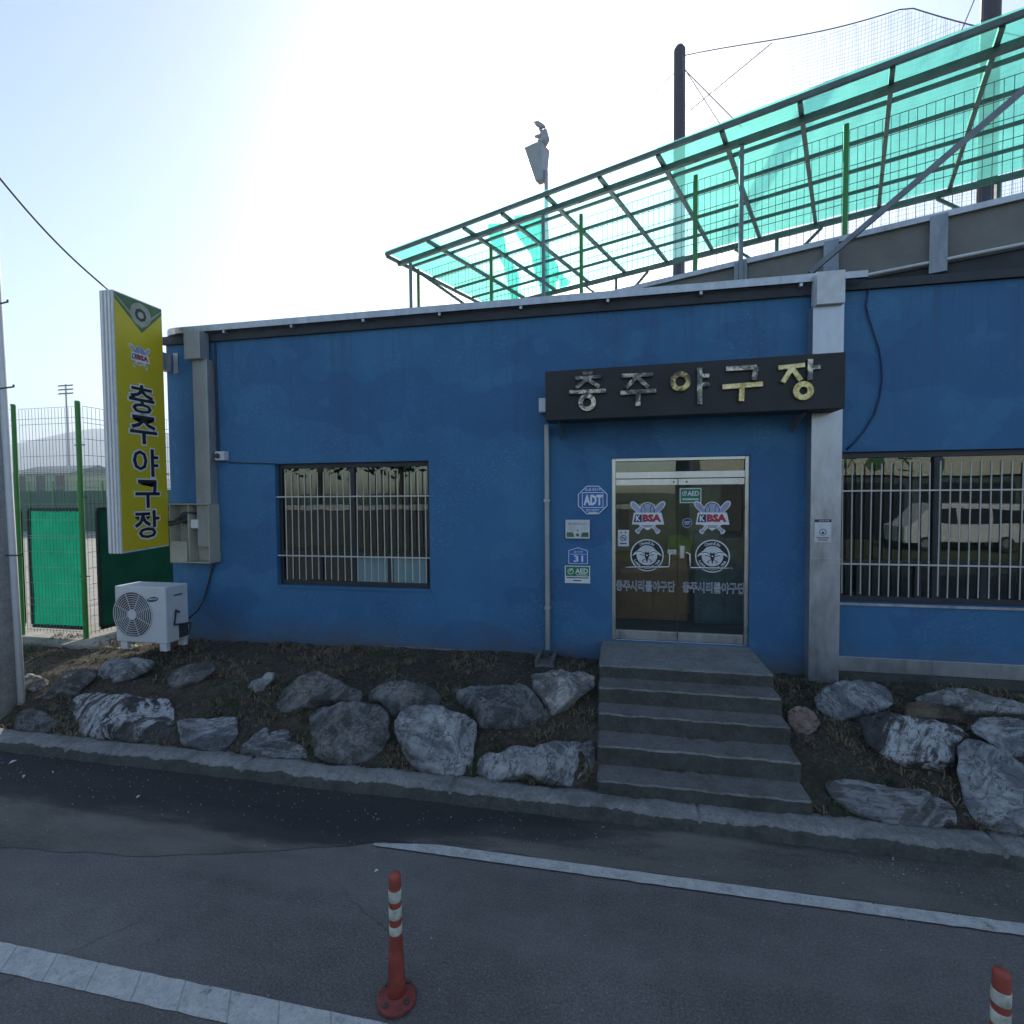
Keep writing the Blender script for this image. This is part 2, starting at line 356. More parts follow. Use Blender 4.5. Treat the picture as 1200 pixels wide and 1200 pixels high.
M['pole'] = m_concrete('pole_concrete', (.46, .46, .47), 0, .88)
M['asphalt'] = m_asphalt('asphalt', (.152, .143, .134))
M['shoulder'] = m_asphalt('shoulder_asphalt', (.115, .107, .097), .3, (.19, .172, .15), .85, True)
M['line'] = m_line('worn_line_paint', False)
M['line2'] = m_line('cracked_line_paint', True)
M['soil'] = m_soil()
M['gravel'] = m_concrete('pale_gravel', (.34, .32, .28), 0, .55)
M['land'] = plain('open_land', (.09, .10, .05), 1, 0, .4, .02)
M['rock_pale'] = m_rock('pale_limestone', (.15, .16, .175), (.34, .36, .375), (.56, .57, .57), 2.6, .8)
M['rock_grey'] = m_rock('grey_limestone', (.075, .078, .082), (.175, .178, .18), (.34, .345, .35), 3.0, .7)
M['rock_dark'] = m_rock('dark_veined_rock', (.05, .052, .058), (.105, .105, .115), (.50, .51, .52), 1.7, 2.0, moss=.15)
M['rock_stripe'] = m_rock('striped_rock', (.11, .115, .125), (.27, .28, .295), (.50, .51, .53), 2.4, .8, (.55, 1, 2.2), .15)
M['rock_brown'] = m_rock('brown_rock', (.075, .06, .042), (.15, .12, .085), (.22, .19, .15), 3, .4)
M['rock_pink'] = m_rock('pink_rock', (.19, .145, .13), (.34, .27, .245), (.45, .38, .35), 4, .4, moss=.1)
M['white'] = plain('white_paint', (.72, .73, .74), .5, 0, .06)
M['offwhite'] = plain('weathered_white', (.58, .60, .62), .5, 0, .12, 10)
M['acwhite'] = plain('appliance_white', (.56, .58, .61), .42, 0, .06)
M['dgrey'] = plain('dark_grey_plastic', (.045, .047, .05), .5)
M['yellow'] = plain('sign_yellow', (.60, .48, .012), .45, 0, .06, 2)
M['ink'] = plain('black_ink', (.012, .013, .022), .5)
M['navy'] = plain('navy_ink', (.02, .03, .10), .5)
M['red'] = plain('red_ink', (.38, .03, .06), .5)
M['sgreen'] = plain('sign_green', (.06, .15, .06), .5)
M['tan'] = plain('sign_tan', (.33, .34, .27), .5)
M['blue'] = plain('plate_blue', (.012, .13, .42), .35, 0, .08)
M['aed'] = plain('plate_green', (.015, .19, .085), .4, 0, .08)
M['beige'] = plain('meter_box_beige', (.40, .385, .31), .5, 0, .1)
M['standwall'] = plain('stand_cladding', (.165, .16, .152), .7, 0, .18, 2.5, .2, 30)
M['teal'] = m_sheet('teal_polycarbonate', (.22, .70, .55), .36, .85, .14)
M['tealglare'] = m_sheet('glare_paled_polycarbonate', (.40, .86, .79), .50, .9, .10)  # paler, clearer teal: the sun's glare is put into the sheet colour
M['gsteel'] = plain('weathered_steel', (.17, .19, .22), .5, .3, .2)
M['gsteel2'] = m_metal('dull_zinc', (.25, .28, .32), .5, .3, .5)
M['csteel'] = plain('painted_steel', (.10, .14, .135), .5, .2, .25)
M['green'] = plain('green_post', (.045, .22, .045), .45, 0, .12)
M['greenwire'] = plain('green_wire', (.05, .11, .06), .5)
M['palewire'] = plain('pale_wire', (.22, .28, .24), .5)
M['greywire'] = plain('grey_wire', (.12, .15, .14), .5)
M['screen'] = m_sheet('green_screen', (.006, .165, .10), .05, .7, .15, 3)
M['screen_shade'] = m_sheet('shaded_green_screen', (.012, .085, .05), .03, .3, .2, 3)  # same green fabric, with the shade of the side run put into its colour
M['pad'] = plain('green_padding', (.014, .085, .055), .6, 0, .2)
M['netpole'] = plain('dark_pole', (.045, .04, .06), .6, 0, .15)
M['net'] = plain('net_cord', (.34, .36, .40), .7)
M['rope'] = plain('dark_rope', (.06, .07, .07), .7)
M['orange'] = plain('red_plastic', (.30, .056, .036), .6, 0, .35, 11)
M['orange_d'] = plain('scuffed_red_plastic', (.20, .04, .033), .7, 0, .45, 16)
M['reflect'] = plain('reflective_tape', (.50, .50, .42), .45, 0, .35, 24)
M['wood'] = plain('brown_counter', (.40, .19, .075), .5, 0, .2, 4)
M['tanwall'] = plain('tan_interior', (.66, .56, .40), .8, 0, .1)
M['floor_in'] = plain('grey_floor', (.14, .15, .15), .5)
M['leafgreen'] = plain('foliage', (.06, .085, .03), .8, 0, .45, 1.5)
M['bark'] = plain('bark', (.10, .08, .06), .9, 0, .3)
M['masonry'] = m_concrete('masonry', (.10, .105, .105), .2, .5)
M['cream'] = plain('cream_paint', (.60, .57, .46), .7, 0, .06)
M['cable'] = plain('black_cable', (.012, .013, .015), .5)
M['bluecable'] = plain('blue_cable', (.014, .035, .10), .5)
M['lamp'] = plain('lamp_metal', (.33, .34, .36), .5, .2, .1)
M['mount'] = plain('mountain_forest', (.06, .085, .075), 1, 0, .25, .012)
M['dry'] = plain('dry_grass', (.17, .14, .085), .9, 0, .4, 9)
M['weed'] = plain('green_weed', (.055, .085, .025), .8, 0, .4, 9)
M['chrome'] = m_metal('polished_tube', (.62, .62, .60), .2, .1, .9)
M['lime'] = plain('lime_paper', (.42, .50, .10), .6)

WY = 6.2                                   # front face of the blue building
# ------------------------------------------------------------------ ground
def st(o): return tag(o, kind='structure')
g = MB(); g.quad((-9000, -9000, -.06), (9000, -9000, -.06), (9000, 9000, -.06), (-9000, 9000, -.06)); st(g.build('ground', M['land']))
g = MB(); g.quad((-60, -7.5, 0), (60, -7.5, 0), (60, 4.02, 0), (-60, 4.02, 0)); st(g.build('road', M['asphalt']))
def sheet(name, mat, edge, ytop, z, x0, x1):
    """ground sheet between a ragged lower edge and a straight upper edge"""
    g = MB(); n = len(edge); g.v += [Vector((x, y, z)) for x, y in edge] + [Vector((x, ytop, z)) for x, y in edge]
    for i in range(n-1): g.f.append([i, i+1, n+i+1, n+i]); g.m.append(0)
    return st(g.build(name, mat))
def rag(pts, step, amp, seed):
    out = []
    for (x0, y0), (x1, y1) in zip(pts, pts[1:]):
        k = max(1, int((x1-x0)/step))
        for i in range(k):
            x = x0+(x1-x0)*i/k; y = y0+(y1-y0)*i/k
            out.append((x, y + amp*noise.fractal(Vector((x*2.2, seed, 0)), 1, 2, 4)))
    return out + [pts[-1]]
sheet('shoulder', M['shoulder'], rag([(-14, 2.55), (-6, 2.75), (-4.47, 2.87), (-3.3, 3.02), (-2.56, 3.19), (-1.9, 3.42), (-1.2, 3.52), (3, 3.52), (14, 3.52)], .06, .035, 3), 4.02, .004, 0, 0)
def stripe(name, mat, x0, x1, y0, y1, z, seed, frayed=False):
    g = MB(); n = 0; xs = [x0+(x1-x0)*i/400 for i in range(401)]
    for x in xs:
        e = .006*noise.fractal(Vector((x*9, seed, 0)), 1, 2, 3)
        w = min(1, (x-x0)/.45)*.75+.25; w = max(.08, w+.35*(1-w)*math.sin(x*31)*noise.fractal(Vector((x*12, 2, 1)), 1, 2, 3)) if frayed else 1
        g.v += [Vector((x, y0+e, z)), Vector((x, y0+(y1-y0)*w-e*.8, z))]
    for i in range(400): g.f.append([2*i, 2*i+2, 2*i+3, 2*i+1]); g.m.append(0)
    return st(g.build(name, mat))
stripe('edge_line', M['line'], -1.76, 12, 3.412, 3.508, .012, 1, True)
stripe('lane_line', M['line2'], -9, 9, 2.10, 2.25, .004, 5)

def lerp(x, pts):
    if x <= pts[0][0]: return pts[0][1]
    for (a, b), (c, d) in zip(pts, pts[1:]):
        if x <= c: return b+(d-b)*(x-a)/(c-a)
    return pts[-1][1]
def bank(x, y, rough=True):
    h = lerp(y, [(4.18, .07), (4.30, .12), (4.6, .33), (4.9, .47), (5.4, .555), (6.2, .60), (7.0, .60)])
    k = lerp(x, [(-8.5, .80), (-6.5, .90), (-4, .97), (-.8, 1.03), (0, 1.0), (1.6, .92), (2.2, .85), (6, .82)])
    h = .09 + (h-.09)*k
    if rough: h += (.035*noise.fractal(Vector((x*1.7, y*1.7, 2)), 1, 2, 5) + .022*noise.fractal(Vector((x*9, y*9, 5)), 1, 2, 4))*min(1, max(0, (y-4.2)*4))
    return h
g = MB(); NX, NY = 520, 70; x0, x1, y0, y1 = -15, 8, 4.19, 6.35
for j in range(NY+1):
    for i in range(NX+1):
        x = x0+(x1-x0)*i/NX; y = y0+(y1-y0)*j/NY; g.v.append(Vector((x, y, bank(x, y))))
for j in range(NY):
    for i in range(NX):
        a = j*(NX+1)+i; g.f.append([a, a+1, a+NX+2, a+NX+1]); g.m.append(0)
st(g.build('soil_bank', M['soil'], smooth=True))
g = MB(); g.quad((-90, 6.55, .46), (-6.1, 6.55, .46), (-6.1, 120, .46), (-90, 120, .46)); g.quad((-6.1, 11.2, .46), (90, 11.2, .46), (90, 120, .46), (-6.1, 120, .46)); st(g.build('gravel_yard', M['gravel']))
g = MB(); g.box((-16, 5.72, .40), (-6.45, 8.5, .535)); st(g.build('concrete_apron', M['gravel']))
# kerb: a rough cast strip
g = MB(); prof = [(4.00, -.02), (4.015, .03), (4.03, .095), (4.05, .118), (4.10, .125), (4.18, .125), (4.235, .118), (4.245, .02)]; n = len(prof); K = 2400
for i in range(K+1):
    x = -14+26*i/K
    for k, (y, z) in enumerate(prof):
        e = noise.fractal(Vector((x*6, y*14, z*14)), 1, 2, 5)*.016 + noise.fractal(Vector((x*.9, 3, 1)), 1, 2, 2)*.012 + noise.fractal(Vector((x*22, y*40, z*40)), .8, 2, 3)*.008
        jt = -.02 if abs((x+.37) % 2.0 - 1.0) < .015 else 0
        g.v.append(Vector((x, y+e*(.8 if k < 3 else .3), z+e*(.9 if k > 1 else 0)+jt*(k > 1 and k < 7))))
for i in range(K):
    for k in range(n-1): g.f.append([i*n+k, (i+1)*n+k, (i+1)*n+k+1, i*n+k+1]); g.m.append(1 if k < 2 else 0)
st(g.build('kerb', [M['kerb'], M['riser']], smooth=True))
# hills far behind the field on the left
g = MB(); ridge = [(-120, 548), (-60, 540), (0, 528), (22, 520), (40, 519), (60, 516), (75, 508), (92, 504), (118, 502), (135, 503), (170, 505), (230, 512), (330, 530), (480, 560), (600, 575)]
top = []
for i in range(121):
    px = -120+720*i/120; py = lerp(px, ridge) + 2.0*noise.fractal(Vector((px*.03, 1, 0)), 1, 2, 4); top.append(aty(px, py, 900))
K = 14
for j in range(K+1):
    for p in top:
        f = j/K; y = p.y - 480*f; q = Vector((p.x, y, p.z*(1-f)**1.1))
        q.z += (1-f)*f*45*noise.fractal(Vector((p.x*.011, y*.011, 3)), 1, 2, 5); q.z = max(q.z, -1) if j < K else -5; g.v.append(q)
for j in range(K):
    for i in range(120): a = j*121+i; g.f.append([a, a+1, a+122, a+121]); g.m.append(0)
st(g.build('hills', M['mount'], smooth=True))

def haze():
    mt = bpy.data.materials.new('haze'); mt.use_nodes = True; t = mt.node_tree; t.nodes.remove(t.nodes['Principled BSDF'])
    v = t.nodes.new('ShaderNodeVolumePrincipled'); v.inputs['Color'].default_value = (.76, .87, 1, 1); v.inputs['Density'].default_value = .0010; v.inputs['Anisotropy'].default_value = .2
    t.links.new(v.outputs[0], t.nodes['Material Output'].inputs['Volume'])
    g = MB(); g.box((-2600, -120, -6), (700, 1100, 175)); tag(g.build('haze', mt), 'thin pale blue air over the field and hills', 'haze', None, 'stuff')
haze()

# ------------------------------------------------------------------ the blue building
B = thing('blue_building', (-2, WY, .5), 'long low blue stucco building with barred windows and a glass entrance above rough steps', 'building')
XL, XR, ZT = -6.22, 5.4, 4.745
W1 = (-4.54, -2.333, 1.375, 3.03); W2 = (2.34, 4.42, 1.378, 3.024); DR = (-.045, 1.49, .83, 3.01)
holes = [W1, W2, DR]
def yb(x): return (7.95-.3746*x)/.9272
g = MB()
xs = sorted({XL, XR} | {h[0] for h in holes} | {h[1] for h in holes}); zs = sorted({.2, ZT} | {h[2] for h in holes} | {h[3] for h in holes})
for a, b in zip(xs, xs[1:]):
    for c, d in zip(zs, zs[1:]):
        mx, mz = (a+b)/2, (c+d)/2
        if any(h[0] < mx < h[1] and h[2] < mz < h[3] for h in holes): continue
        g.quad((a, WY, c), (b, WY, c), (b, WY, d), (a, WY, d))
for h in holes:
    a, b, c, d = h; q = WY+.19
    g.quad((a, WY, c), (a, q, c), (a, q, d), (a, WY, d)); g.quad((b, WY, c), (b, WY, d), (b, q, d), (b, q, c))
    g.quad((a, WY, d), (a, q, d), (b, q, d), (b, WY, d)); g.quad((a, WY, c), (b, WY, c), (b, q, c), (a, q, c))
g.quad((XL, WY, .2), (XL, WY, ZT), (XL, yb(XL), ZT), (XL, yb(XL), .2)); g.quad((XR, WY, .2), (XR, yb(XR), .2), (XR, yb(XR), ZT), (XR, WY, ZT))
g.build('wall', M['wall'], B, normals=False)
g = MB(); g.prism([(XL+.02, WY+.02, ZT), (XR, WY-.06, ZT), (XR, yb(XR), ZT), (XL+.02, yb(XL), ZT)], (0, 0, .085)); g.build('roof', M['fascia'], B)
g = MB(); g.box((XL-.02, WY-.045, 4.725), (2.10, WY-.003, 4.835)); g.box((2.40, WY-.045, 4.745), (XR, WY-.003, 4.835)); g.build('fascia_board', M['fascia'], B)
# galvanised gutter that turns round the left corner
g = MB(); path = [Vector((2.12, WY-.10, 0))] + [Vector((XL+.32-.32*math.sin(t)-.06, WY+.22-.32*math.cos(t), 0)) for t in [R(90)*k/8 for k in range(9)]] + [Vector((XL-.06, WY+1.6, 0))]
for a, b in zip(path, path[1:]):
    for z0, z1, w in ((4.835, 4.93, .012), (4.835, 4.847, .09)):
        d = (b-a).normalized(); nr = Vector((-d.y, d.x, 0)); nr = nr if nr.y < 0 or nr.x < -.5 else -nr
        p = [a, b, b-nr*w, a-nr*w]; g.prism([Vector((q.x, q.y, z0)) for q in p], (0, 0, z1-z0))
for x in [-5.2+1.02*i for i in range(8)]: g.box((x, WY-.115, 4.80), (x+.03, WY-.05, 4.834))
g.build('gutter', M['galv'], B)
# gutter outlets boxed in sheet metal: left duct and right column
dl = MB(); dl.box((-5.665, 6.055, 1.90), (-5.435, WY-.002, 4.46)); dl.build('duct', M['duct'], B, bevel=.008)
c = MB(); c.box((-5.72, 5.98, 4.45), (-5.47, WY-.05, 4.83)); c.build('duct_head', M['duct'], B, bevel=.008)
c = MB(); c.box((2.062, 6.05, .42), (2.362, WY-.002, 4.58)); c.box((2.058, 6.046, 1.86), (2.366, 6.0495, 1.875)); col = c.build('column', M['pil'], B, bevel=.01)
c = MB(); c.box((2.075, 5.985, 4.56), (2.345, WY-.05, 4.90)); c.build('column_head', M['offwhite'], B, bevel=.006)
c = MB(); c.box((2.35, 6.0, 4.80), (2.56, 6.015, 4.88)); c.box((2.35, 6.0, 4.80), (2.56, 6.13, 4.812)); c.build('gutter_bracket', M['galv'], B)
b = MB(); b.box((2.40, WY-.035, .625), (XR, WY-.003, .785)); b.build('base_trim', M['pil'], B, bevel=.004)
b = MB(); b.box((2.40, WY-.025, .3), (XR, WY-.004, .622)); b.build('foundation', M['riser'], B)
b = MB(); b.box((-3.0, WY-.012, .60), (-1.75, WY-.003, .622)); b.build('base_strip', M['pil'], B)
b = MB(); b.tube([aty(268, 542, WY-.012), aty(322, 543.5, WY-.012)], .007, 6); b.tube([(-5.41, WY-.012, 4.7), (-5.40, WY-.012, 3.2)], .012, 6); b.build('conduit_and_lit_rim', M['fascia'], B)

def window(h, mull, lowz, lows, kinds, bars, railz, barz):
    a, b, c, d = h; y0, y1 = WY+.075, WY+.135
    w = thing('window', ((a+b)/2, WY+.1, c), None, None); w.location = Vector(((a+b)/2, WY+.1, c))-wloc(B); w.parent = B
    f = MB(); e = .05
    f.box((a, y0, c), (a+e, y1, d)); f.box((b-e, y0, c), (b, y1, d)); f.box((a+e, y0, d-.065), (b-e, y1, d)); f.box((a+e, y0, c), (b-e, y1, c+.06))
    f.box((mull-.04, y0-.012, c+.061), (mull+.04, y1+.002, d-.066)); f.box((a+e+.001, y0-.006, lowz-.03), (mull-.041, y1, lowz+.035)); f.box((mull+.041, y0-.006, lowz-.03), (b-e-.001, y1, lowz+.035))
    for x in lows: f.box((x-.03, y0-.004, c+.061), (x+.03, y1, lowz-.031))
    f.build('window_frame', M['frame'], w, bevel=.004)
    for x0, x1 in ((a+e, mull-.04), (mull+.04, b-e)):
        p = MB(); p.box((x0, WY+.10, lowz+.036), (x1, WY+.106, d-.066)); p.build('window_pane', M['pane'], w)
    edges = [a+e] + sorted(list(lows)+[mull]) + [b-e]
    for (x0, x1), kd in zip(zip(edges, edges[1:]), kinds):
        p = MB(); p.box((x0+.031, WY+.102, c+.061), (x1-.031, WY+.108, lowz-.031)); p.build('window_pane', M[kd], w)
    s = MB(); s.box((a-.012, WY-.018, c-.028), (b+.012, WY+.074, c-.002)); s.build('window_sill', M['wall'] if h is W1 else M['galv'], w)
    gr = MB()
    for z in railz: gr.box((a+.002, WY+.012, z-.008), (b-.002, WY+.030, z+.008))
    for x in bars: 
        j = random.uniform(-.006, .006); gr.tube([(x+j, WY+.021, barz[0]+random.uniform(-.012, .012)), (x-j, WY+.021, barz[1]+random.uniform(-.012, .012))], .0068, 6)
    gr.build('security_grille', M['grille'], w)
xa, xb = -4.40, -2.39
window(W1, -3.44, 1.80, (-3.93, -2.92), ('pane', 'pane', 'film', 'film'), [xa+(xb-xa)*i/21 for i in range(22)], (2.58, 1.78), (1.46, 2.90))
window(W2, 3.375, 1.80, (2.64, 3.21, 3.82), ('pane',)*5, [2.44+.093*i for i in range(21)], (2.60, 1.80), (1.46, 2.90))

# --- entrance: steel frame, transom and two glass leaves
a, b, c, d = DR; y0, y1 = WY+.04, WY+.12
f = MB(); f.box((a, y0, c), (a+.045, y1, d)); f.box((b-.045, y0, c), (b, y1, d)); f.box((a+.046, y0, d-.04), (b-.046, y1, d)); f.box((a+.046, y0, 2.765), (b-.046, y1, 2.845)); f.box((a+.046, y0+.01, c-.01), (b-.046, y1, c+.006))
DF = f.build('door_frame', M['steel'], B, bevel=.004)
p = MB(); p.box((a+.046, WY+.075, 2.846), (b-.046, WY+.081, d-.041)); p.build('transom_pane', M['pane'], B)
XM = .715
def disc(mb, c, r, lift, n=36, y=0):
    mb.add([Vector((c[0]+r*math.cos(2*math.pi*k/n), y-lift, c[1]+r*math.sin(2*math.pi*k/n))) for k in range(n)], [tuple(range(n))])
def flat(mb, pts, y): mb.add([Vector((x, y, z)) for x, z in pts], [tuple(range(len(pts)))])
def stroke(mb, a, b, w, y):
    a = Vector(a); b = Vector(b); dd = (b-a).normalized(); nn = Vector((-dd.y, dd.x))*w/2
    flat(mb, [tuple(a+nn), tuple(b+nn), tuple(b-nn), tuple(a-nn)], y)
def club_emblem(mb, cx, cz, s, y, frame=None):
    """ball over crossed bats and a bar of letters; s = half width. materials: white, pale, navy, red"""
    def bat(sx, grow, mi, yy):
        mb.mi = mi
        for sgn, (x0, z0, x1, z1) in ((1, (-.55, -.78, .62, .55)), ):
            p0 = Vector((sx*x0, z0)); p1 = Vector((sx*x1, z1)); dd = (p1-p0).normalized(); nn = Vector((-dd.y, dd.x))
            prof = [(-.10, .0), (-.08, .10), (.0, .10), (.04, .045), (.45, .06), (.85, .13), (1.16, .155), (1.28, .10), (1.33, 0)]; L = (p1-p0).length
            pts = [p0+dd*(t*L-grow*(t < .5)+grow*(t > .5))+nn*(w+grow) for t, w in prof] + [p0+dd*(t*L-grow*(t < .5)+grow*(t > .5))-nn*(w+grow) for t, w in prof[::-1]]
            flat(mb, [(cx+q.x*s, cz+q.y*s) for q in pts], yy)
    e = .0006
    for sx, k in ((1, 0), (-1, 1)): bat(sx, .055, 0, y-e*(1+k*.3))
    mb.mi = 0; disc(mb, (cx, cz+.52*s), .50*s, 0, 30, y-e*1.6)
    for sx, k in ((1, 0), (-1, 1)): bat(sx, .0, 1, y-e*(2+k*.3))
    mb.mi = 2; disc(mb, (cx, cz+.52*s), .44*s, 0, 30, y-e*2.6); mb.mi = 1; disc(mb, (cx, cz+.52*s), .39*s, 0, 30, y-e*3)
    mb.mi = 2
    for sx in (-1, 1):
        for k in range(8):
            t0, t1 = R(-50+100*k/8), R(-50+100*(k+1)/8)
            q = lambda t: (cx+sx*(.52-.36*math.cos(t))*s, cz+(.52+.40*math.sin(t))*s); stroke(mb, q(t0), q(t1), .035*s, y-e*3.4)
    mb.mi = 0; flat(mb, [(cx-.98*s, cz-.42*s), (cx-.86*s, cz+.34*s), (cx+.86*s, cz+.34*s), (cx+1.02*s, cz-.42*s)], y-e*3.6)
    flat(mb, [(cx-.6*s, cz-.42*s), (cx+.6*s, cz-.42*s), (cx, cz-.80*s)], y-e*3.7)
    mb.mi = 2; flat(mb, [(cx-.88*s, cz-.28*s), (cx-.78*s, cz+.22*s), (cx-.36*s, cz+.22*s), (cx-.36*s, cz-.28*s)], y-e*4.2)
    for w in ((-.35, -.50, .35, -.50), (-.25, -.58, .25, -.58)): stroke(mb, (cx+w[0]*s, cz+w[1]*s), (cx+w[2]*s, cz+w[3]*s), .045*s, y-e*4.3)
    mb.mi = 0; text(mb, 'K', (cx-.74*s, y-e*4.6, cz-.22*s), (1, 0, 0), (0, 0, 1), .30*s, .38*s, 0, .03)
    mb.mi = 3; text(mb, 'BSA', (cx-.33*s, y-e*4.4, cz-.26*s), (1, 0, 0), (0, 0, 1), 1.18*s, .50*s, 0, .07)
def arc_text(mb, s, cx, cz, r, a0, a1, size, y, inner=False):
    n = len(s)
    for i, ch in enumerate(s):
        if ch == ' ': continue
        t = R(a0+(a1-a0)*(i/(n-1) if n > 1 else .5)); rad = Vector((math.cos(t), 0, math.sin(t)))
        yd = -rad if inner else rad; xd = Vector((yd.z, 0, -yd.x))
        hh = size*(.72 if ch.islower() and ch not in 'ltbhg' else 1); wd = size*(.35 if ch in 'il' else .62)
        ctr = Vector((cx, y, cz))+rad*r
        text(mb, ch, ctr-xd*wd/2-yd*size*.5, xd, yd, wd, hh, 0, .02)
def round_badge(mb, cx, cz, r, y):
    e = .0006
    mb.mi = 0; disc(mb, (cx, cz), r, 0, 44, y-e); mb.mi = 1; disc(mb, (cx, cz), r*.93, 0, 44, y-e*2); mb.mi = 2; disc(mb, (cx, cz), r*.62, 0, 40, y-e*3)
    mb.mi = 0; arc_text(mb, 'ChungJu', cx, cz, r*.78, 120, 60, r*.17, y-e*3); arc_text(mb, 'Little Baseball Club', cx, cz, r*.78, 205, 335, r*.155, y-e*3, True)
    for sx in (-1, 1):                      # spread wings
        mb.mi = 0; pts = [(.05, .10), (.30, .30), (.58, .30), (.80, .10), (.90, -.06), (.70, .05), (.50, .12), (.28, .10), (.10, -.05)]
        flat(mb, [(cx+sx*p*r, cz+q*r) for p, q in pts], y-e*4)
        mb.mi = 1
        for p0, p1 in (((.08, .06), (.34, .24)), ((.34, .24), (.66, .20)), ((.14, -.02), (.42, .06)), ((.10, -.22), (.30, -.36)), ((.30, -.36), (.18, -.44))):
            stroke(mb, (cx+sx*p0[0]*r, cz+p0[1]*r), (cx+sx*p1[0]*r, cz+p1[1]*r), .045*r, y-e*5)
    mb.mi = 1; flat(mb, [(cx-.12*r, cz+.28*r), (cx-.06*r, cz+.18*r), (cx+.06*r, cz+.18*r), (cx+.12*r, cz+.28*r), (cx+.13*r, cz-.06*r), (cx+.05*r, cz-.30*r), (cx, cz-.52*r), (cx-.05*r, cz-.30*r), (cx-.13*r, cz-.06*r)], y-e*6)
    mb.mi = 0; disc(mb, (cx, cz+.0*r), .05*r, 0, 12, y-e*7)
LM = [M['white'], plain('lavender_print', (.33, .36, .50), .5), M['navy'], M['red']]
for side, (x0, x1) in ((-1, (a+.048, XM-.004)), (1, (XM+.004, b-.048))):
    p = MB(); p.box((x0+.002, WY+.076, c+.116), (x1-.002, WY+.084, 2.684)); leaf = p.build('entrance_door', M['doorpane'], B)
    l = MB(); l.box((x0, WY+.055, c+.012), (x1, WY+.105, c+.115)); l.build('bottom_rail', M['steel'], leaf, bevel=.003)
    l = MB(); l.box((x0, WY+.055, 2.685), (x1, WY+.105, 2.76)); l.build('top_rail', M['steel'], leaf, bevel=.003)
    yg = WY+.0745; cx = .33 if side < 0 else 1.075
    e = MB(); q0 = aty(549 /4.615+640 if side < 0 else 898/4.615+640, 355/4.615+530, yg); club_emblem(e, q0.x, q0.z, .185, yg); e.build('club_emblem', LM, leaf, normals=False)
    e = MB(); q1 = aty((545 if side < 0 else 899)/4.615+640, (557 if side < 0 else 562)/4.615+530, yg); round_badge(e, q1.x, q1.z, .192, yg); e.build('round_badge', [M['white'], M['ink'], M['offwhite']], leaf, normals=False)
    e = MB(); L = aty((378 if side < 0 else 738)/4.615+640, (748 if side < 0 else 758)/4.615+530, yg); Rr = aty((705 if side < 0 else 1085)/4.615+640, 720/4.615+530, yg)
    e.mi = 0; text(e, '충주시리틀야구단', (L.x, yg-.0006, L.z), (1, 0, 0), (0, 0, 1), Rr.x-L.x-.02, .13, 0, .03)
    e.mi = 1; text(e, '충주시리틀야구단', (L.x+.006, yg-.0014, L.z+.006), (1, 0, 0), (0, 0, 1), Rr.x-L.x-.032, .118, 0, -.006); e.build('lettering', [M['offwhite'], M['navy']], leaf, normals=False)
    h = MB(); yy = WY+.015
    hp = [(430, 622), (600, 621), (662, 620), (668, 612), (669, 550), (690, 540)] if side < 0 else [(1010, 628), (850, 625), (782, 624), (776, 616), (776, 550), (755, 540)]
    pts = [aty(px/4.615+640, py/4.615+530, yy) for px, py in hp]; h.tube(pts, .012, 8)
    for q in (pts[0]+Vector((.06 if side < 0 else -.06, 0, 0)), pts[-2]): h.tube([q, q+Vector((0, .063, 0))], .009, 6)
    h.build('door_handle', M['chrome'], leaf, smooth=True)
    k = MB(); q = aty((735 if side > 0 else 680)/4.615+640, 540/4.615+530, WY+.06)
    k.box((q.x-(.028 if side > 0 else .05), WY+.05, q.z-(.075 if side > 0 else .03)), (q.x+(.028 if side > 0 else .05), WY+.075, q.z+(.075 if side > 0 else .03))); k.build('door_lock', M['steel'], leaf, bevel=.006)
    for px in ((690,) if side < 0 else (760,)):
        q = aty(px/4.615+640, 160/4.615+530, WY+.055); k = MB(); k.lathe([(.011, 0), (.011, .006)], (q.x, WY+.0545, q.z), 12, (0, -1, 0)); k.build('door_bolt', M['dgrey'], leaf)
# stickers on the glass
def plate(name, x0, x1, z0, z1, y, mats, label, cat, paint, thick=.004, bevel=.0):
    t = thing(name, ((x0+x1)/2, y, z0), label, cat)
    p = MB(); p.box((x0, y-thick, z0), (x1, y, z1)); p.build('plate', mats[0], t, bevel=bevel)
    if paint: d_ = MB(); paint(d_, y-thick); d_.build('print', mats, t, normals=False)
    return t
XD, ZD = (1, 0, 0), (0, 0, 1)
yg = WY+.0755
q = [aty(px/4.615+640, py/4.615+530, yg) for px, py in ((722, 275), (840, 193), (388, 508), (448, 420))]
x0, z0, x1, z1 = q[0].x, q[0].z, q[1].x, q[1].z
def aedp(d_, y):
    d_.mi = 1; flat(d_, [(x0+.012, z0+.012), (x1-.012, z0+.012), (x1-.012, z1-.012), (x0+.012, z1-.012)], y-.0006)
    d_.mi = 0; text(d_, 'AED', (x0+.085, y-.0012, z0+.085), XD, ZD, x1-x0-.11, .055, 0, .03); stroke(d_, (x0+.03, z0+.045), (x1-.03, z0+.045), .018, y-.0012)
    d_.ring((x0+.052, y-.001, z0+.112), .026, .018, (0, -1, 0), .0006, 16); stroke(d_, (x0+.045, z0+.11), (x0+.075, z0+.14), .01, y-.0014)
plate('glass_sticker', x0, x1, z0, z1, yg, [M['offwhite'], M['aed']], 'small green AED sticker on the entrance glass above the round purple sticker', 'sticker', aedp, .001)
x0b, z0b, x1b, z1b = q[2].x, q[2].z, q[3].x, q[3].z
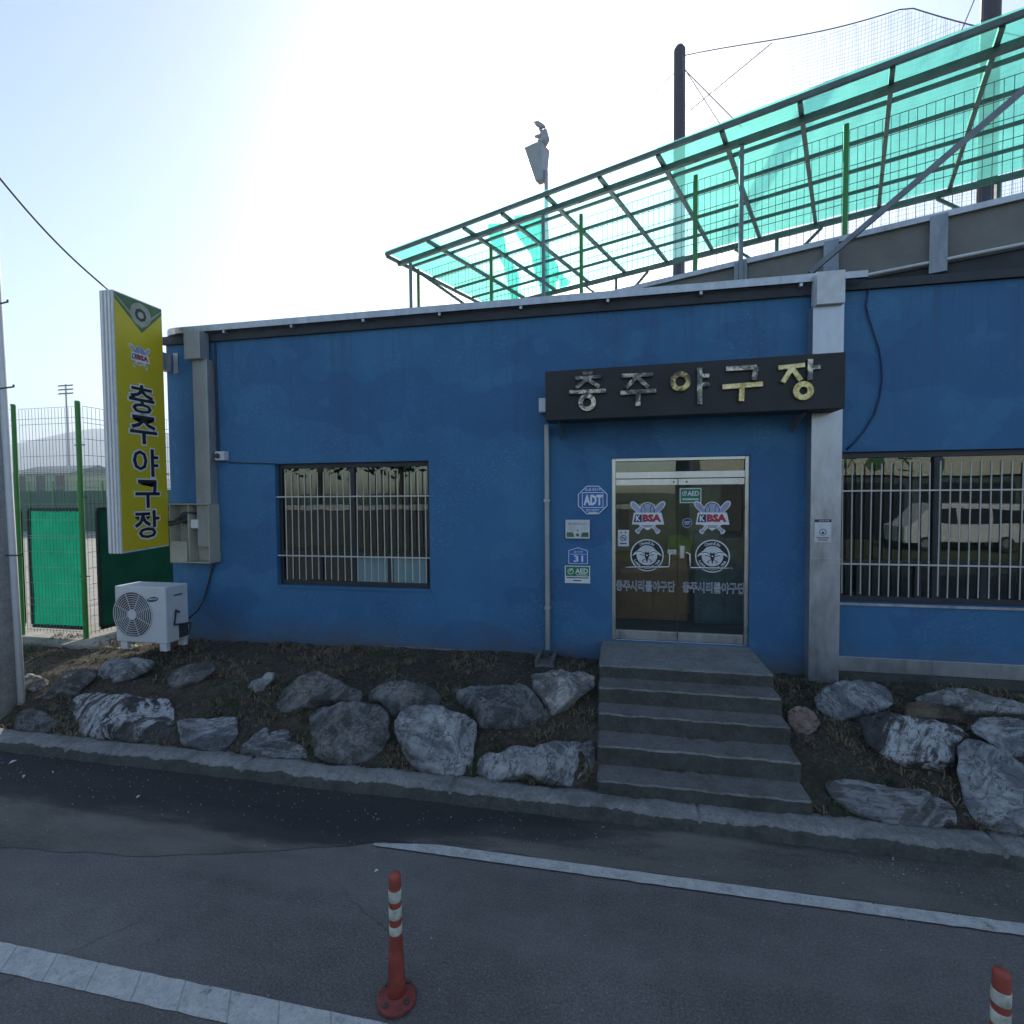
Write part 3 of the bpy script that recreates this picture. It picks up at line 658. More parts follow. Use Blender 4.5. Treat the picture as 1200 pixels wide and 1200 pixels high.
def nosm(d_, y):
    cx, cz = (x0b+x1b)/2, (z0b+z1b)/2
    d_.mi = 1; d_.ring((cx, y-.0004, cz), .038, .030, (0, -1, 0), .0006, 20); stroke(d_, (cx-.025, cz+.025), (cx+.025, cz-.025), .008, y-.001); stroke(d_, (cx-.022, cz), (cx+.022, cz), .009, y-.0008)
    for k in (-1, 1): disc(d_, (cx+k*.025, cz+.068), .010, 0, 10, y-.0008)
    stroke(d_, (cx-.04, cz-.066), (cx+.04, cz-.066), .014, y-.0008)
plate('glass_sticker', x0b, x1b, z0b, z1b, yg, [M['offwhite'], M['navy']], 'white no smoking sticker on the left door pane', 'sticker', nosm, .001)
q = aty(763/4.615+640, 382/4.615+530, yg)
t = thing('glass_sticker', (q.x, yg, q.z), 'round purple sticker on the door glass below the green AED sticker', 'sticker')
s_ = MB(); s_.lathe([(.062, 0), (.062, .001)], (q.x, yg, q.z), 30, (0, -1, 0)); s_.build('disc', M['navy'], t)
s_ = MB(); s_.ring((q.x, yg-.0014, q.z), .055, .050, (0, -1, 0), .0005, 26); stroke(s_, (q.x-.035, q.z+.008), (q.x+.035, q.z+.012), .012, yg-.002); stroke(s_, (q.x-.028, q.z-.014), (q.x+.028, q.z-.012), .009, yg-.002); s_.build('print', M['offwhite'], t, normals=False)

# --- the room behind the glass
r = MB(); r.quad((XL+.05, WY+.2, .80), (XR-.05, WY+.2, .80), (XR-.05, 7.35, .80), (XL+.05, 7.35+1.5, .80)); r.build('interior_floor', M['floor_in'], B)
r = MB(); r.quad((XL+.05, 8.9, .80), (-.62, 8.25, .80), (-.62, 8.25, 3.4), (XL+.05, 8.9, 3.4)); r.quad((1.87, 7.3, .8), (XR-.05, 6.75, .8), (XR-.05, 6.75, 3.4), (1.87, 7.3, 3.4)); r.quad((-.62, WY+.2, .8), (-.62, 8.3, .8), (-.62, 8.3, 3.4), (-.62, WY+.2, 3.4)); r.quad((1.87, WY+.2, .8), (1.87, 7.6, .8), (1.87, 7.6, 3.4), (1.87, WY+.2, 3.4)); r.build('office_wall', plain('dim_office_wall', (.09, .115, .125), .8), B, normals=False)
r = MB(); r.quad((-.6, 8.25, .8), (1.75, 7.75, .8), (1.75, 7.75, 3.4), (-.6, 8.25, 3.4))
r.quad((-.6, WY+.2, .8), (-.6, 8.3, .8), (-.6, 8.3, 3.4), (-.6, WY+.2, 3.4)); r.quad((1.85, WY+.2, .8), (1.85, 7.9, .8), (1.85, 7.9, 3.4), (1.85, WY+.2, 3.4)); r.build('interior_wall', M['tanwall'], B, normals=False)
r = MB(); r.quad((XL+.05, WY+.2, 3.4), (XR-.05, WY+.2, 3.4), (XR-.05, 7.0, 3.4), (XL+.05, 9.0, 3.4)); r.build('ceiling', M['white'], B)
t = thing('reception_counter', (.30, 7.5, .81), 'brown panelled reception counter inside behind the left door leaf', 'counter')
r = MB(); r.box((-.45, 7.40, .81), (.98, 7.80, 1.68)); r.build('cabinet', M['wood'], t, bevel=.006)
r = MB(); r.box((-.47, 7.35, 1.682), (1.0, 7.82, 1.72)); r.build('counter_top', M['wood'], t, bevel=.006)
for x in (-.42, .05, .52): r = MB(); r.box((x, 7.385, .86), (x+.44, 7.398, 1.64)); r.build('cabinet_door', M['wood'], t, bevel=.004)
t = thing('notice_holder', (.95, 7.5, 1.722), 'lime green folded flyers standing on the counter behind the door glass', 'flyers')
for k, (x, tilt) in enumerate(((.62, .05), (.76, -.04), (.88-.1, .02))):
    r = MB(); r.prism([(x+.1, 7.43+.02*k, 1.722), (x+.24, 7.43+.02*k, 1.722), (x+.28+tilt, 7.47+.02*k, 2.0), (x+.06+tilt, 7.47+.02*k, 2.0)], (0, .004, 0)); r.build('flyer', M['lime'], t)
t = thing('locker', (1.35, 7.0, .81), 'tall blue grey locker inside behind the right door leaf', 'locker')
r = MB(); r.box((1.06, 7.30, .81), (1.82, 7.65, 2.05)); r.build('body', plain('locker_blue', (.14, .21, .26), .5), t, bevel=.006)
for x in (1.08, 1.45): r = MB(); r.box((x, 7.285, .86), (x+.35, 7.298, 2.01)); r.build('door', plain('locker_door', (.16, .24, .29), .5), t, bevel=.004)
t = thing('wall_shelf', (.1, 7.9, 2.3), 'dark wall shelf and hung jackets inside behind the upper left door pane', 'shelf')
r = MB(); r.box((-.3, 7.75, 2.42), (.35, 8.05, 2.46)); r.build('board', M['bark'], t)
for x, w_, h_ in ((-.12, .10, .55), (.12, .07, .5)): r = MB(); r.prism([(x-w_, 7.8, 2.40), (x+w_, 7.8, 2.40), (x+w_*1.2, 7.82, 2.4-h_), (x-w_*.9, 7.82, 2.4-h_)], (0, .08, 0)); r.build('jacket', M['bark'], t, bevel=.02)
# ------------------------------------------------------------------ black canopy sign with metal letters over the door
YB = 5.74
t = thing('entrance_sign', (.75, 5.9, 3.41), 'black box sign with five tarnished metal Korean letters over the glass entrance', 'sign')
s_ = MB(); s_.prism([(-.771, YB, 3.415), (2.262, YB, 3.432), (2.262, YB, 3.992), (-.771, YB, 3.962)], (0, .30, 0)); s_.build('sign_box', M['black'], t, bevel=.006)
for px0 in (952, 116):
    p0 = aty(px0/3.077+620, 300/3.077+390, 6.15)
    s_ = MB(); s_.prism([(p0.x, 5.78, 3.408), (p0.x, WY-.003, 3.408), (p0.x, WY-.003, 3.24)], (.012, 0, 0)); s_.build('bracket', M['gsteel'], t)
def zl(x, y): p = aty(x/3.077+620, y/3.077+390, YB); return p
def letter(parts, mats):
    g = MB()
    for pt in parts:
        g.mi = pt[-1]
        if pt[0] == 'o':
            c_ = zl(pt[1], pt[2]); e_ = zl(pt[1]+pt[3], pt[2]); w_ = pt[4]/3.077*.0094
            g.ring(c_-Vector((0, .003, 0)), (e_-c_).length, (e_-c_).length-w_, (0, -1, 0), .035)
        else:
            for p0, p1 in zip(pt[1], pt[1][1:]):
                A, Bq = zl(*p0), zl(*p1); dd = (Bq-A).normalized(); A -= dd*.008; Bq += dd*.008; nn = Vector((-dd.z, 0, dd.x))*pt[2]/3.077*.0094/2
                yo = Vector((0, -.003-random.random()*.003, 0)); g.prism([A+nn+yo, Bq+nn+yo, Bq-nn+yo, A-nn+yo], (0, -.035, 0))
    return g.build('letter', mats, t, bevel=.005)
LG = [M['let_steel'], M['let_gold'], m_letter('half_tarnished_letter', .5)]
letter([('l', [(196, 149), (228, 147)], 13, 0), ('l', [(168, 166), (258, 160)], 14, 0), ('l', [(212, 168), (172, 200)], 15, 0), ('l', [(212, 172), (252, 196)], 15, 0), ('l', [(148, 217), (275, 211)], 16, 0), ('l', [(211, 214), (211, 228)], 14, 0), ('o', 210, 253, 32, 17, 0)], LG)
letter([('l', [(337, 158), (443, 153)], 15, 0), ('l', [(390, 160), (350, 200)], 16, 0), ('l', [(393, 166), (428, 198)], 16, 0), ('l', [(332, 219), (455, 211)], 17, 0), ('l', [(392, 215), (392, 264)], 18, 0)], LG)
letter([('o', 544, 178, 38, 19, 2), ('l', [(613, 130), (613, 258)], 18, 0), ('l', [(617, 158), (645, 157)], 15, 0), ('l', [(617, 190), (645, 189)], 15, 0)], LG)
letter([('l', [(710, 133), (815, 127), (808, 172)], 17, 0), ('l', [(697, 198), (837, 187)], 18, 1), ('l', [(765, 194), (763, 247)], 18, 1)], LG)
letter([('l', [(898, 129), (988, 119)], 16, 1), ('l', [(945, 127), (912, 180)], 17, 1), ('l', [(945, 132), (975, 172)], 17, 1), ('l', [(1010, 100), (1008, 172)], 17, 0), ('l', [(1012, 130), (1043, 125)], 15, 0), ('o', 985, 211, 38, 20, 1)], LG)

# ------------------------------------------------------------------ signs and plates on the wall
y = WY-.004
c_ = aty(694.5, 586, y); r_ = .192
t = thing('security_plate', (c_.x, y, c_.z), 'blue octagonal ADT security plate beside the entrance', 'sign')
octo = lambda rr: [(c_.x+rr*math.cos(R(22.5+45*k)), c_.z+rr*.97*math.sin(R(22.5+45*k))) for k in range(8)]
s_ = MB(); s_.prism([(px, y, pz) for px, pz in octo(r_)], (0, -.012, 0)); s_.build('plate', M['blue'], t)
s_ = MB(); yo = y-.012; oo, oi = octo(r_*.985), octo(r_*.93)
for k in range(8): flat(s_, [oo[k], oo[(k+1) % 8], oi[(k+1) % 8], oi[k]], yo-.0006)
for x0, x1, z0, z1 in ((-.125, .125, .085, .093), (-.125, .125, -.093, -.085), (-.125, -.118, -.085, .085), (.118, .125, -.085, .085)): flat(s_, [(c_.x+x0, c_.z+z0), (c_.x+x1, c_.z+z0), (c_.x+x1, c_.z+z1), (c_.x+x0, c_.z+z1)], yo-.0006)
text(s_, 'ADT', (c_.x-.108, yo-.0012, c_.z-.062), XD, ZD, .222, .125, 0, .05)
text(s_, '캡스홈 제공구역', (c_.x-.092, yo-.0012, c_.z+.108), XD, ZD, .184, .034, 0, .01); text(s_, 'SECURITY', (c_.x-.08, yo-.0012, c_.z-.135), XD, ZD, .16, .026, 0, .01); stroke(s_, (c_.x-.05, c_.z-.152), (c_.x+.06, c_.z-.152), .012, yo-.0012)
s_.build('print', M['white'], t, normals=False)
c_ = aty(677, 620, y); x0, x1, z0, z1 = c_.x-.145, c_.x+.145, c_.z-.113, c_.z+.113
def notice(d_, y):
    d_.mi = 1; flat(d_, [(x0+.015, z0+.02), (x0+.11, z0+.02), (x0+.09, z0+.075), (x0+.015, z0+.075)], y-.0006); flat(d_, [(x1-.11, z0+.02), (x1-.015, z0+.02), (x1-.015, z0+.075), (x1-.09, z0+.075)], y-.0006)
    disc(d_, ((x0+x1)/2, z0+.045), .02, 0, 14, y-.0006); disc(d_, ((x0+x1)/2, z0+.095), .010, 0, 10, y-.0006)
    d_.mi = 2; flat(d_, [(x0+.03, z1-.065), (x1-.03, z1-.065), (x1-.03, z1-.03), (x0+.03, z1-.03)], y-.0006)
    for k in (0, 1): stroke(d_, (x0+.03, z1-.088-.024*k), (x1-.03, z1-.088-.024*k), .005, y-.0006)
plate('notice_plate', x0, x1, z0, z1, y, [M['offwhite'], M['sgreen'], M['galv']], 'grey white notice plate with dark green corners below the octagonal plate', 'sign', notice, .03, .004)
c_ = aty(677.5, 651.5, y); hx = .118
t = thing('address_plate', (c_.x, y, c_.z-.10), 'blue house number plate reading 31 with pointed top', 'sign')
hp = lambda k: [(c_.x-hx*k, c_.z-.096*k), (c_.x+hx*k, c_.z-.096*k), (c_.x+hx*k, c_.z+.068*k), (c_.x, c_.z+.105*k), (c_.x-hx*k, c_.z+.068*k)]
s_ = MB(); s_.prism([(px, y, pz) for px, pz in hp(1)], (0, -.008, 0)); s_.build('plate', M['blue'], t)
s_ = MB(); oo, oi = hp(.985), hp(.92)
for k in range(5): flat(s_, [oo[k], oo[(k+1) % 5], oi[(k+1) % 5], oi[k]], y-.0086)
text(s_, '31', (c_.x-.052, y-.0092, c_.z-.072), XD, ZD, .112, .080, 0, .02); stroke(s_, (c_.x-.1, c_.z+.022), (c_.x+.1, c_.z+.022), .005, y-.0092); text(s_, '금가면', (c_.x-.055, y-.0092, c_.z+.036), XD, ZD, .11, .028, 0, 0)
s_.build('print', M['white'], t, normals=False)
c_ = aty(676.7, 673.2, y); x0, x1, z0, z1 = c_.x-.152, c_.x+.152, c_.z-.105, c_.z+.105
def aed2(d_, y):
    d_.mi = 1; flat(d_, [(x0+.012, z0+.085), (x1-.012, z0+.085), (x1-.012, z1-.010), (x0+.012, z1-.010)], y-.0006)
    d_.mi = 0; text(d_, 'AED', (x0+.125, y-.0012, z0+.118), XD, ZD, .155, .062, 0, .03); d_.ring((x0+.07, y-.001, z0+.142), .036, .028, (0, -1, 0), .0006, 20); stroke(d_, (x0+.055, z0+.14), (x0+.095, z0+.18), .012, y-.0014); stroke(d_, (x0+.14, z0+.102), (x0+.27, z0+.102), .009, y-.0012)
    d_.mi = 2; stroke(d_, (x0+.02, z0+.066), (x1-.02, z0+.066), .012, y-.0008); stroke(d_, (x0+.10, z0+.032), (x0+.20, z0+.032), .012, y-.0008)
plate('defibrillator_plate', x0, x1, z0, z1, y, [M['white'], M['aed'], M['ink']], 'green and white AED plate under the house number plate', 'sign', aed2, .006)
ys = 6.05-.0045
p0, p1 = aty(920+147/4.286, 520+493/4.286, ys), aty(920+233/4.286, 520+380/4.286, ys)
def stk(d_, y):
    d_.mi = 1; flat(d_, [(p0.x, p1.z-.03), (p1.x, p1.z-.03), (p1.x, p1.z), (p0.x, p1.z)], y-.0006)
    cx = (p0.x+p1.x)/2; d_.ring((cx, y-.0004, p0.z+.105), .036, .029, (0, -1, 0), .0006, 20); disc(d_, (cx, p0.z+.098), .014, 0, 12, y-.0008)
    stroke(d_, (p0.x+.02, p0.z+.045), (p1.x-.02, p0.z+.045), .010, y-.0008); stroke(d_, (p0.x+.035, p0.z+.022), (p1.x-.035, p0.z+.022), .010, y-.0008)
    d_.mi = 0; text(d_, '금연구역', (p0.x+.04, y-.0012, p1.z-.025), XD, ZD, .10, .019, 0, .01)
plate('paper_notice', p0.x, p1.x, p0.z, p1.z, ys, [M['offwhite'], M['navy']], 'small white paper notice with dark header on the metal column', 'notice', stk, .001)
# camera box left of the first window
c_ = aty(260, 534.5, 6.15)
t = thing('camera_box', (c_.x, 6.15, c_.z), 'small white camera box on the wall beside the left duct', 'camera')
s_ = MB(); s_.box((c_.x-.075, 6.10, c_.z-.062), (c_.x+.075, WY-.003, c_.z+.062)); s_.build('housing', M['offwhite'], t, bevel=.012)
s_ = MB(); s_.lathe([(.035, 0), (.035, .02), (.024, .028)], (c_.x-.022, 6.101, c_.z), 18, (0, -1, 0)); s_.build('lens', M['dgrey'], t, smooth=False)
# small junction box at the left end of the entrance sign
c_ = aty(635.5, 475, 6.1)
t = thing('junction_box', (c_.x, 6.1, c_.z), 'small pale junction box on the wall at the left end of the entrance sign', 'junction box')
s_ = MB(); s_.box((c_.x-.04, 6.08, c_.z-.085), (c_.x+.055, WY-.003, c_.z+.085)); s_.build('housing', M['offwhite'], t, bevel=.006)
s_ = MB(); s_.box((c_.x-.032, 6.076, c_.z-.075), (c_.x+.047, 6.0795, c_.z+.075)); s_.build('lid', M['galv'], t)
# downpipe
t = thing('downpipe', (-.80, 6.15, .55), 'thin galvanised downpipe between the left window and the entrance', 'downpipe')
s_ = MB(); s_.box((-.835, 6.10, .70), (-.78, 6.17, 3.42)); s_.build('pipe', M['duct'], t, bevel=.008)
for z in (1.2, 2.5): s_ = MB(); s_.box((-.845, 6.09, z), (-.77, WY-.003, z+.03)); s_.build('pipe_clip', M['galv'], t)
t = thing('splash_block', (-.80, 6.0, .60), 'dark concrete splash block under the thin downpipe', 'splash block')
s_ = MB(); s_.box((-.92, 5.80, .54), (-.70, 6.19, .62)); s_.build('slab', M['concrete'], t, bevel=.01)
for x in (-.92, -.74): s_ = MB(); s_.box((x, 5.80, .6205), (x+.04, 6.19, .68)); s_.build('lip', M['concrete'], t, bevel=.008)
# loose cable hanging on the right wall
pts = [(1019, 330), (1017, 345), (1015, 358), (1018, 372), (1024, 390), (1030, 408), (1033, 425), (1034, 445), (1031, 465), (1025, 485), (1014, 503), (1002, 518), (992, 527)]
s_ = MB(); s_.tube([aty(px, py, WY-.02) for px, py in pts], .0095, 6); tag(s_.build('wall_cable', M['bluecable'], None, smooth=True), 'loose dark blue cable bowing across the wall right of the metal column', 'cable')
# electricity meter box
p0, p1 = aty(550-342+0.0, 658, 6.12), aty(252, 590, 6.12)
t = thing('meter_box', (-5.75, 6.12, p0.z), 'pale beige electricity meter box with open front below the left duct', 'meter box')
x0, x1, z0, z1 = p0.x, p1.x, p0.z, p1.z; ym = 5.98
s_ = MB(); s_.box((x0, ym+.02, z0), (x1, WY-.003, z0+.015)); s_.box((x0, ym+.02, z1-.015), (x1, WY-.003, z1)); s_.box((x0, ym+.02, z0+.016), (x0+.015, WY-.003, z1-.016)); s_.box((x1-.015, ym+.02, z0+.016), (x1, WY-.003, z1-.016)); s_.box((x0+.016, WY-.03, z0+.016), (x1-.016, WY-.004, z1-.016)); s_.box((x0+.29, ym+.03, z0+.016), (x0+.31, WY-.031, z1-.016)); s_.build('case', M['beige'], t, bevel=.004)
s_ = MB(); s_.box((x0+.016, ym+.012, z0+.016), (x0+.288, ym+.022, z0+.30)); s_.build('lower_door', M['beige'], t, bevel=.003)
s_ = MB(); s_.lathe([(.085, 0), (.085, .06), (.07, .075)], (x0+.15, WY-.031, z1-.20), 20, (0, -1, 0)); s_.build('meter', M['dgrey'], t)
s_ = MB(); s_.box((x0+.32, ym+.05, z1-.34), (x0+.43, WY-.031, z1-.22)); s_.build('fuse_box', M['white'], t, bevel=.006)
s_ = MB(); s_.tube([(x0-.12, ym+.06, z1-.22), (x0, ym+.02, z1-.25), (x0+.12, ym-.01, z1-.24), (x0+.22, ym, z1-.17), (x0+.30, ym+.03, z1-.12), (x0+.36, WY-.05, z1-.14)], .016, 7); s_.tube([(x0-.1, ym+.06, z1-.27), (x0+.05, ym, z1-.29), (x0+.2, ym+.02, z1-.25), (x0+.3, ym+.05, z1-.2)], .014, 7); s_.build('wiring', M['dgrey'], t, smooth=True)

# ------------------------------------------------------------------ tall yellow sign
SX = -6.067
t = thing('vertical_sign', (SX, 5.65, 1.9), 'tall yellow projecting sign with black Korean letters stacked down its face', 'sign')
s_ = MB(); s_.prism([(SX-.004, 5.30, 1.885), (SX-.004, 6.00, 1.915), (SX-.004, 6.00, 5.155), (SX-.004, 5.30, 5.155)], (-.20, 0, 0)); s_.build('sign_box', M['offwhite'], t, bevel=.004)
s_ = MB()
for x in (SX-.05, SX-.10, SX-.155): s_.box((x-.012, 5.284, 1.885), (x+.012, 5.2995, 5.15))
s_.build('edge_trim', M['white'], t, bevel=.004)
s_ = MB(); s_.prism([(SX-.003, 5.315, 1.91), (SX-.003, 5.99, 1.935), (SX-.003, 5.99, 5.14), (SX-.003, 5.315, 5.14)], (.004, 0, 0)); s_.build('sign_face', M['yellow'], t)
def sf(mb, pts, lift): mb.add([Vector((SX+.001+lift, yy, zz)) for yy, zz in pts], [tuple(range(len(pts)))])
def sdisc(mb, c, rr, lift, n=30, a0=0, a1=360): sf(mb, [(c[0]+rr*math.cos(R(a0+(a1-a0)*k/(n-(a1-a0 < 360)))), c[1]+rr*math.sin(R(a0+(a1-a0)*k/(n-(a1-a0 < 360))))) for k in range(n)], lift)
s_ = MB(); yc, zt = 5.66, 5.138
s_.mi = 0; sf(s_, [(5.317, zt), (5.988, zt), (5.988, 5.06), (yc+.02, 4.735), (5.317, 5.06)], .001)
s_.mi = 1; sf(s_, [(5.317, zt-.02), (5.317, 5.105), (yc+.02, 4.79), (5.988, 5.105), (5.988, zt-.02), (yc+.02, 4.85)], .002)
s_.mi = 1; sdisc(s_, (yc+.01, 4.965), .15, .0028, 30); s_.mi = 2; sdisc(s_, (yc+.01, 4.96), .085, .0034, 8); s_.mi = 1; sdisc(s_, (yc+.01, 4.96), .045, .004, 8)
s_.build('field_emblem', [M['sgreen'], M['tan'], M['fascia']], t, normals=False)
s_ = MB(); em = MB(); club_emblem(em, 0, 0, .14, 0)
q = atx(164, 419, SX); s_.v = [Vector((SX+.002-v.y, q.y+v.x, q.z+v.z)) for v in em.v]; s_.f = em.f; s_.m = em.m; s_.build('club_emblem', LM, t, normals=False)
YD = (0, 1, 0)
for ch, (xa, ya, xb, yb_) in zip('충주야구장', ((604, 583, 722, 768), (608, 742, 735, 895), (621, 903, 741, 1040), (633, 1040, 748, 1195), (None,)*4)):
    if xa is None: A, Bq = atx(540/3.43, 550+283/3.43, SX), atx(641/3.43, 550+163/3.43, SX)
    else: A, Bq = atx(xa/4, 300+yb_/4, SX), atx(xb/4, 300+ya/4, SX)
    zc = (A.z+Bq.z)/2; hh = .385; yw = Bq.y-A.y; 
    s_ = MB(); s_.mi = 0; text(s_, ch, (SX+.002, A.y-.012, zc-hh/2-.012), YD, ZD, yw+.024, hh+.024, 0, .050); s_.mi = 1; text(s_, ch, (SX+.003, A.y+.010, zc-hh/2+.010), YD, ZD, yw-.016, hh-.016, 0, .016)
    s_.build('letter', [M['white'], M['ink']], t, normals=False)
for z in (4.35, 2.15):
    s_ = MB(); s_.box((SX-.15, 6.005, z), (SX-.05, WY-.003, z+.24)); s_.box((SX-.03, WY-.012, z-.02), (SX+.05, WY-.0035, z+.26)); s_.build('bracket', M['galv'], t)

# ------------------------------------------------------------------ air conditioner
def acp(px, py, Y=5.25): return aty(px, py, Y)
zf = bank(-5.6, 5.5, False)
A_ = aty(136.5, 752, 5.32); Bq = aty(193, 688, 5.32)
x0, x1, z0, z1 = A_.x, aty(194.5, 720, 5.32).x, aty(165, 753, 5.32).z, aty(165, 687.5, 5.32).z
t = thing('air_conditioner', ((x0+x1)/2, 5.45, z0-.06), 'white outdoor air conditioner unit standing on the bank under the yellow sign', 'air conditioner')
s_ = MB(); s_.box((x0, 5.32, z0), (x1, 5.66, z1)); s_.build('casing', M['acwhite'], t, bevel=.012)
fc = aty(156, 720, 5.32); fr = (z1-z0)*.405
s_ = MB(); s_.lathe([(fr*.98, 0), (fr*.98, .003)], (fc.x, 5.3185, fc.z), 40, (0, -1, 0)); s_.build('fan_opening', M['dgrey'], t)
s_ = MB()
for k in range(9): s_.ring((fc.x, 5.311, fc.z), fr*(.22+.78*k/8)+.003, fr*(.22+.78*k/8)-.004, (0, -1, 0), .006, 40)
for k in range(8): an = R(45*k+20); s_.bar((fc.x+fr*.2*math.cos(an), 5.307, fc.z+fr*.2*math.sin(an)), (fc.x+fr*math.cos(an), 5.307, fc.z+fr*math.sin(an)), .006)
s_.lathe([(fr*.24, 0), (fr*.22, .01)], (fc.x, 5.306, fc.z), 24, (0, -1, 0)); s_.build('fan_grille', M['acwhite'], t)
lc = aty(179, 702.5, 5.32); s_ = MB(); s_.mi = 0
s_.add([Vector((lc.x+.085*math.cos(R(10*k)), 5.3185, lc.z+.032*math.sin(R(10*k))+.012*math.cos(R(10*k)))) for k in range(36)], [tuple(range(36))]); s_.mi = 1; text(s_, 'SAMSUNG', (lc.x-.068, 5.3178, lc.z-.013), Vector((1, 0, .1)).normalized(), ZD, .136, .024, 0, .01); s_.build('maker_badge', [M['navy'], M['white']], t, normals=False)
s_ = MB(); s_.box((x1+.001, 5.50, z0+.03), (x1+.018, 5.63, z0+.20)); s_.build('valve_cover', M['dgrey'], t)
s_ = MB(); s_.box((x1+.001, 5.44, z1-.13), (x1+.008, 5.56, z1-.115)); s_.build('grip_slot', M['dgrey'], t)
s_ = MB(); s_.tube([(x1+.01, 5.55, z0+.12), (x1+.07, 5.58, z0+.06), (x1+.09, 5.60, z0+.2), (x1+.02, 5.42, z0+.22), (x1+.04, 5.43, z0+.40), aty(222, 724, 5.85), aty(231, 716, 6.1), aty(238, 704, WY-.02), aty(243, 688, WY-.02), aty(248, 668, WY-.02), aty(250, 655, WY-.04)], .013, 7); s_.build('pipes', M['dgrey'], t, smooth=True)
for fx in (x0+.05, x1-.12):
    for fy in (5.33, 5.60): s_ = MB(); s_.box((fx, fy, z0-.10), (fx+.10, fy+.06, z0-.001)); s_.build('foot', M['offwhite'], t, bevel=.006)

# ------------------------------------------------------------------ concrete steps
t = thing('concrete_steps', (.68, 4.9, .1), 'five worn concrete steps rising to the glass entrance', 'steps')
fronts = [(4.19, .235), (4.46, .395), (4.755, .552), (5.015, .70), (5.30, .822)]
def slab(name, x0, x1, y0, y1, z0, z1, mat, seed):
    zt_top = z1
    b = bmesh.new(); bmesh.ops.create_cube(b, size=1)
    for v in b.verts: v.co = Vector((x0+(v.co.x+.5)*(x1-x0), y0+(v.co.y+.5)*(y1-y0), z0+(v.co.z+.5)*(z1-z0)))
    bmesh.ops.bevel(b, geom=[e for e in b.edges], offset=.012, segments=2, affect='EDGES')
    bmesh.ops.subdivide_edges(b, edges=[e for e in b.edges if e.calc_length() > .5], cuts=60, use_grid_fill=True)
    for v in b.verts:
        p = v.co*7+Vector((seed, 0, 0)); ed = 1 if v.co.y < y0+.03 else .35
        v.co += Vector((.2, 1, .6))*noise.fractal(p, 1, 2, 5)*.010*ed
    off = wloc(t)
    for v in b.verts: v.co -= off
    b.normal_update()
    for f in b.faces:
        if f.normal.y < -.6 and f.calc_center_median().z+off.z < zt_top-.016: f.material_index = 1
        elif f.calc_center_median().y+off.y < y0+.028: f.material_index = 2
    me = bpy.data.meshes.new(name); b.to_mesh(me); b.free(); [me.materials.append(q_) for q_ in (mat, M['riser'], M['worn'])]; o = bpy.data.objects.new(name, me); COL.objects.link(o); o.parent = t
    return o
for i, (yf, zt) in enumerate(fronts):
    nxt = fronts[i+1][0]+.02 if i < 4 else WY+.04
    slab('landing' if i == 4 else 'step', -.155-.004*i, 1.475+.008*i, yf, nxt, .06 if i == 0 else fronts[i-1][1]-.10, zt, M['tread'] if i == 4 else M['concrete'], i*13.7)

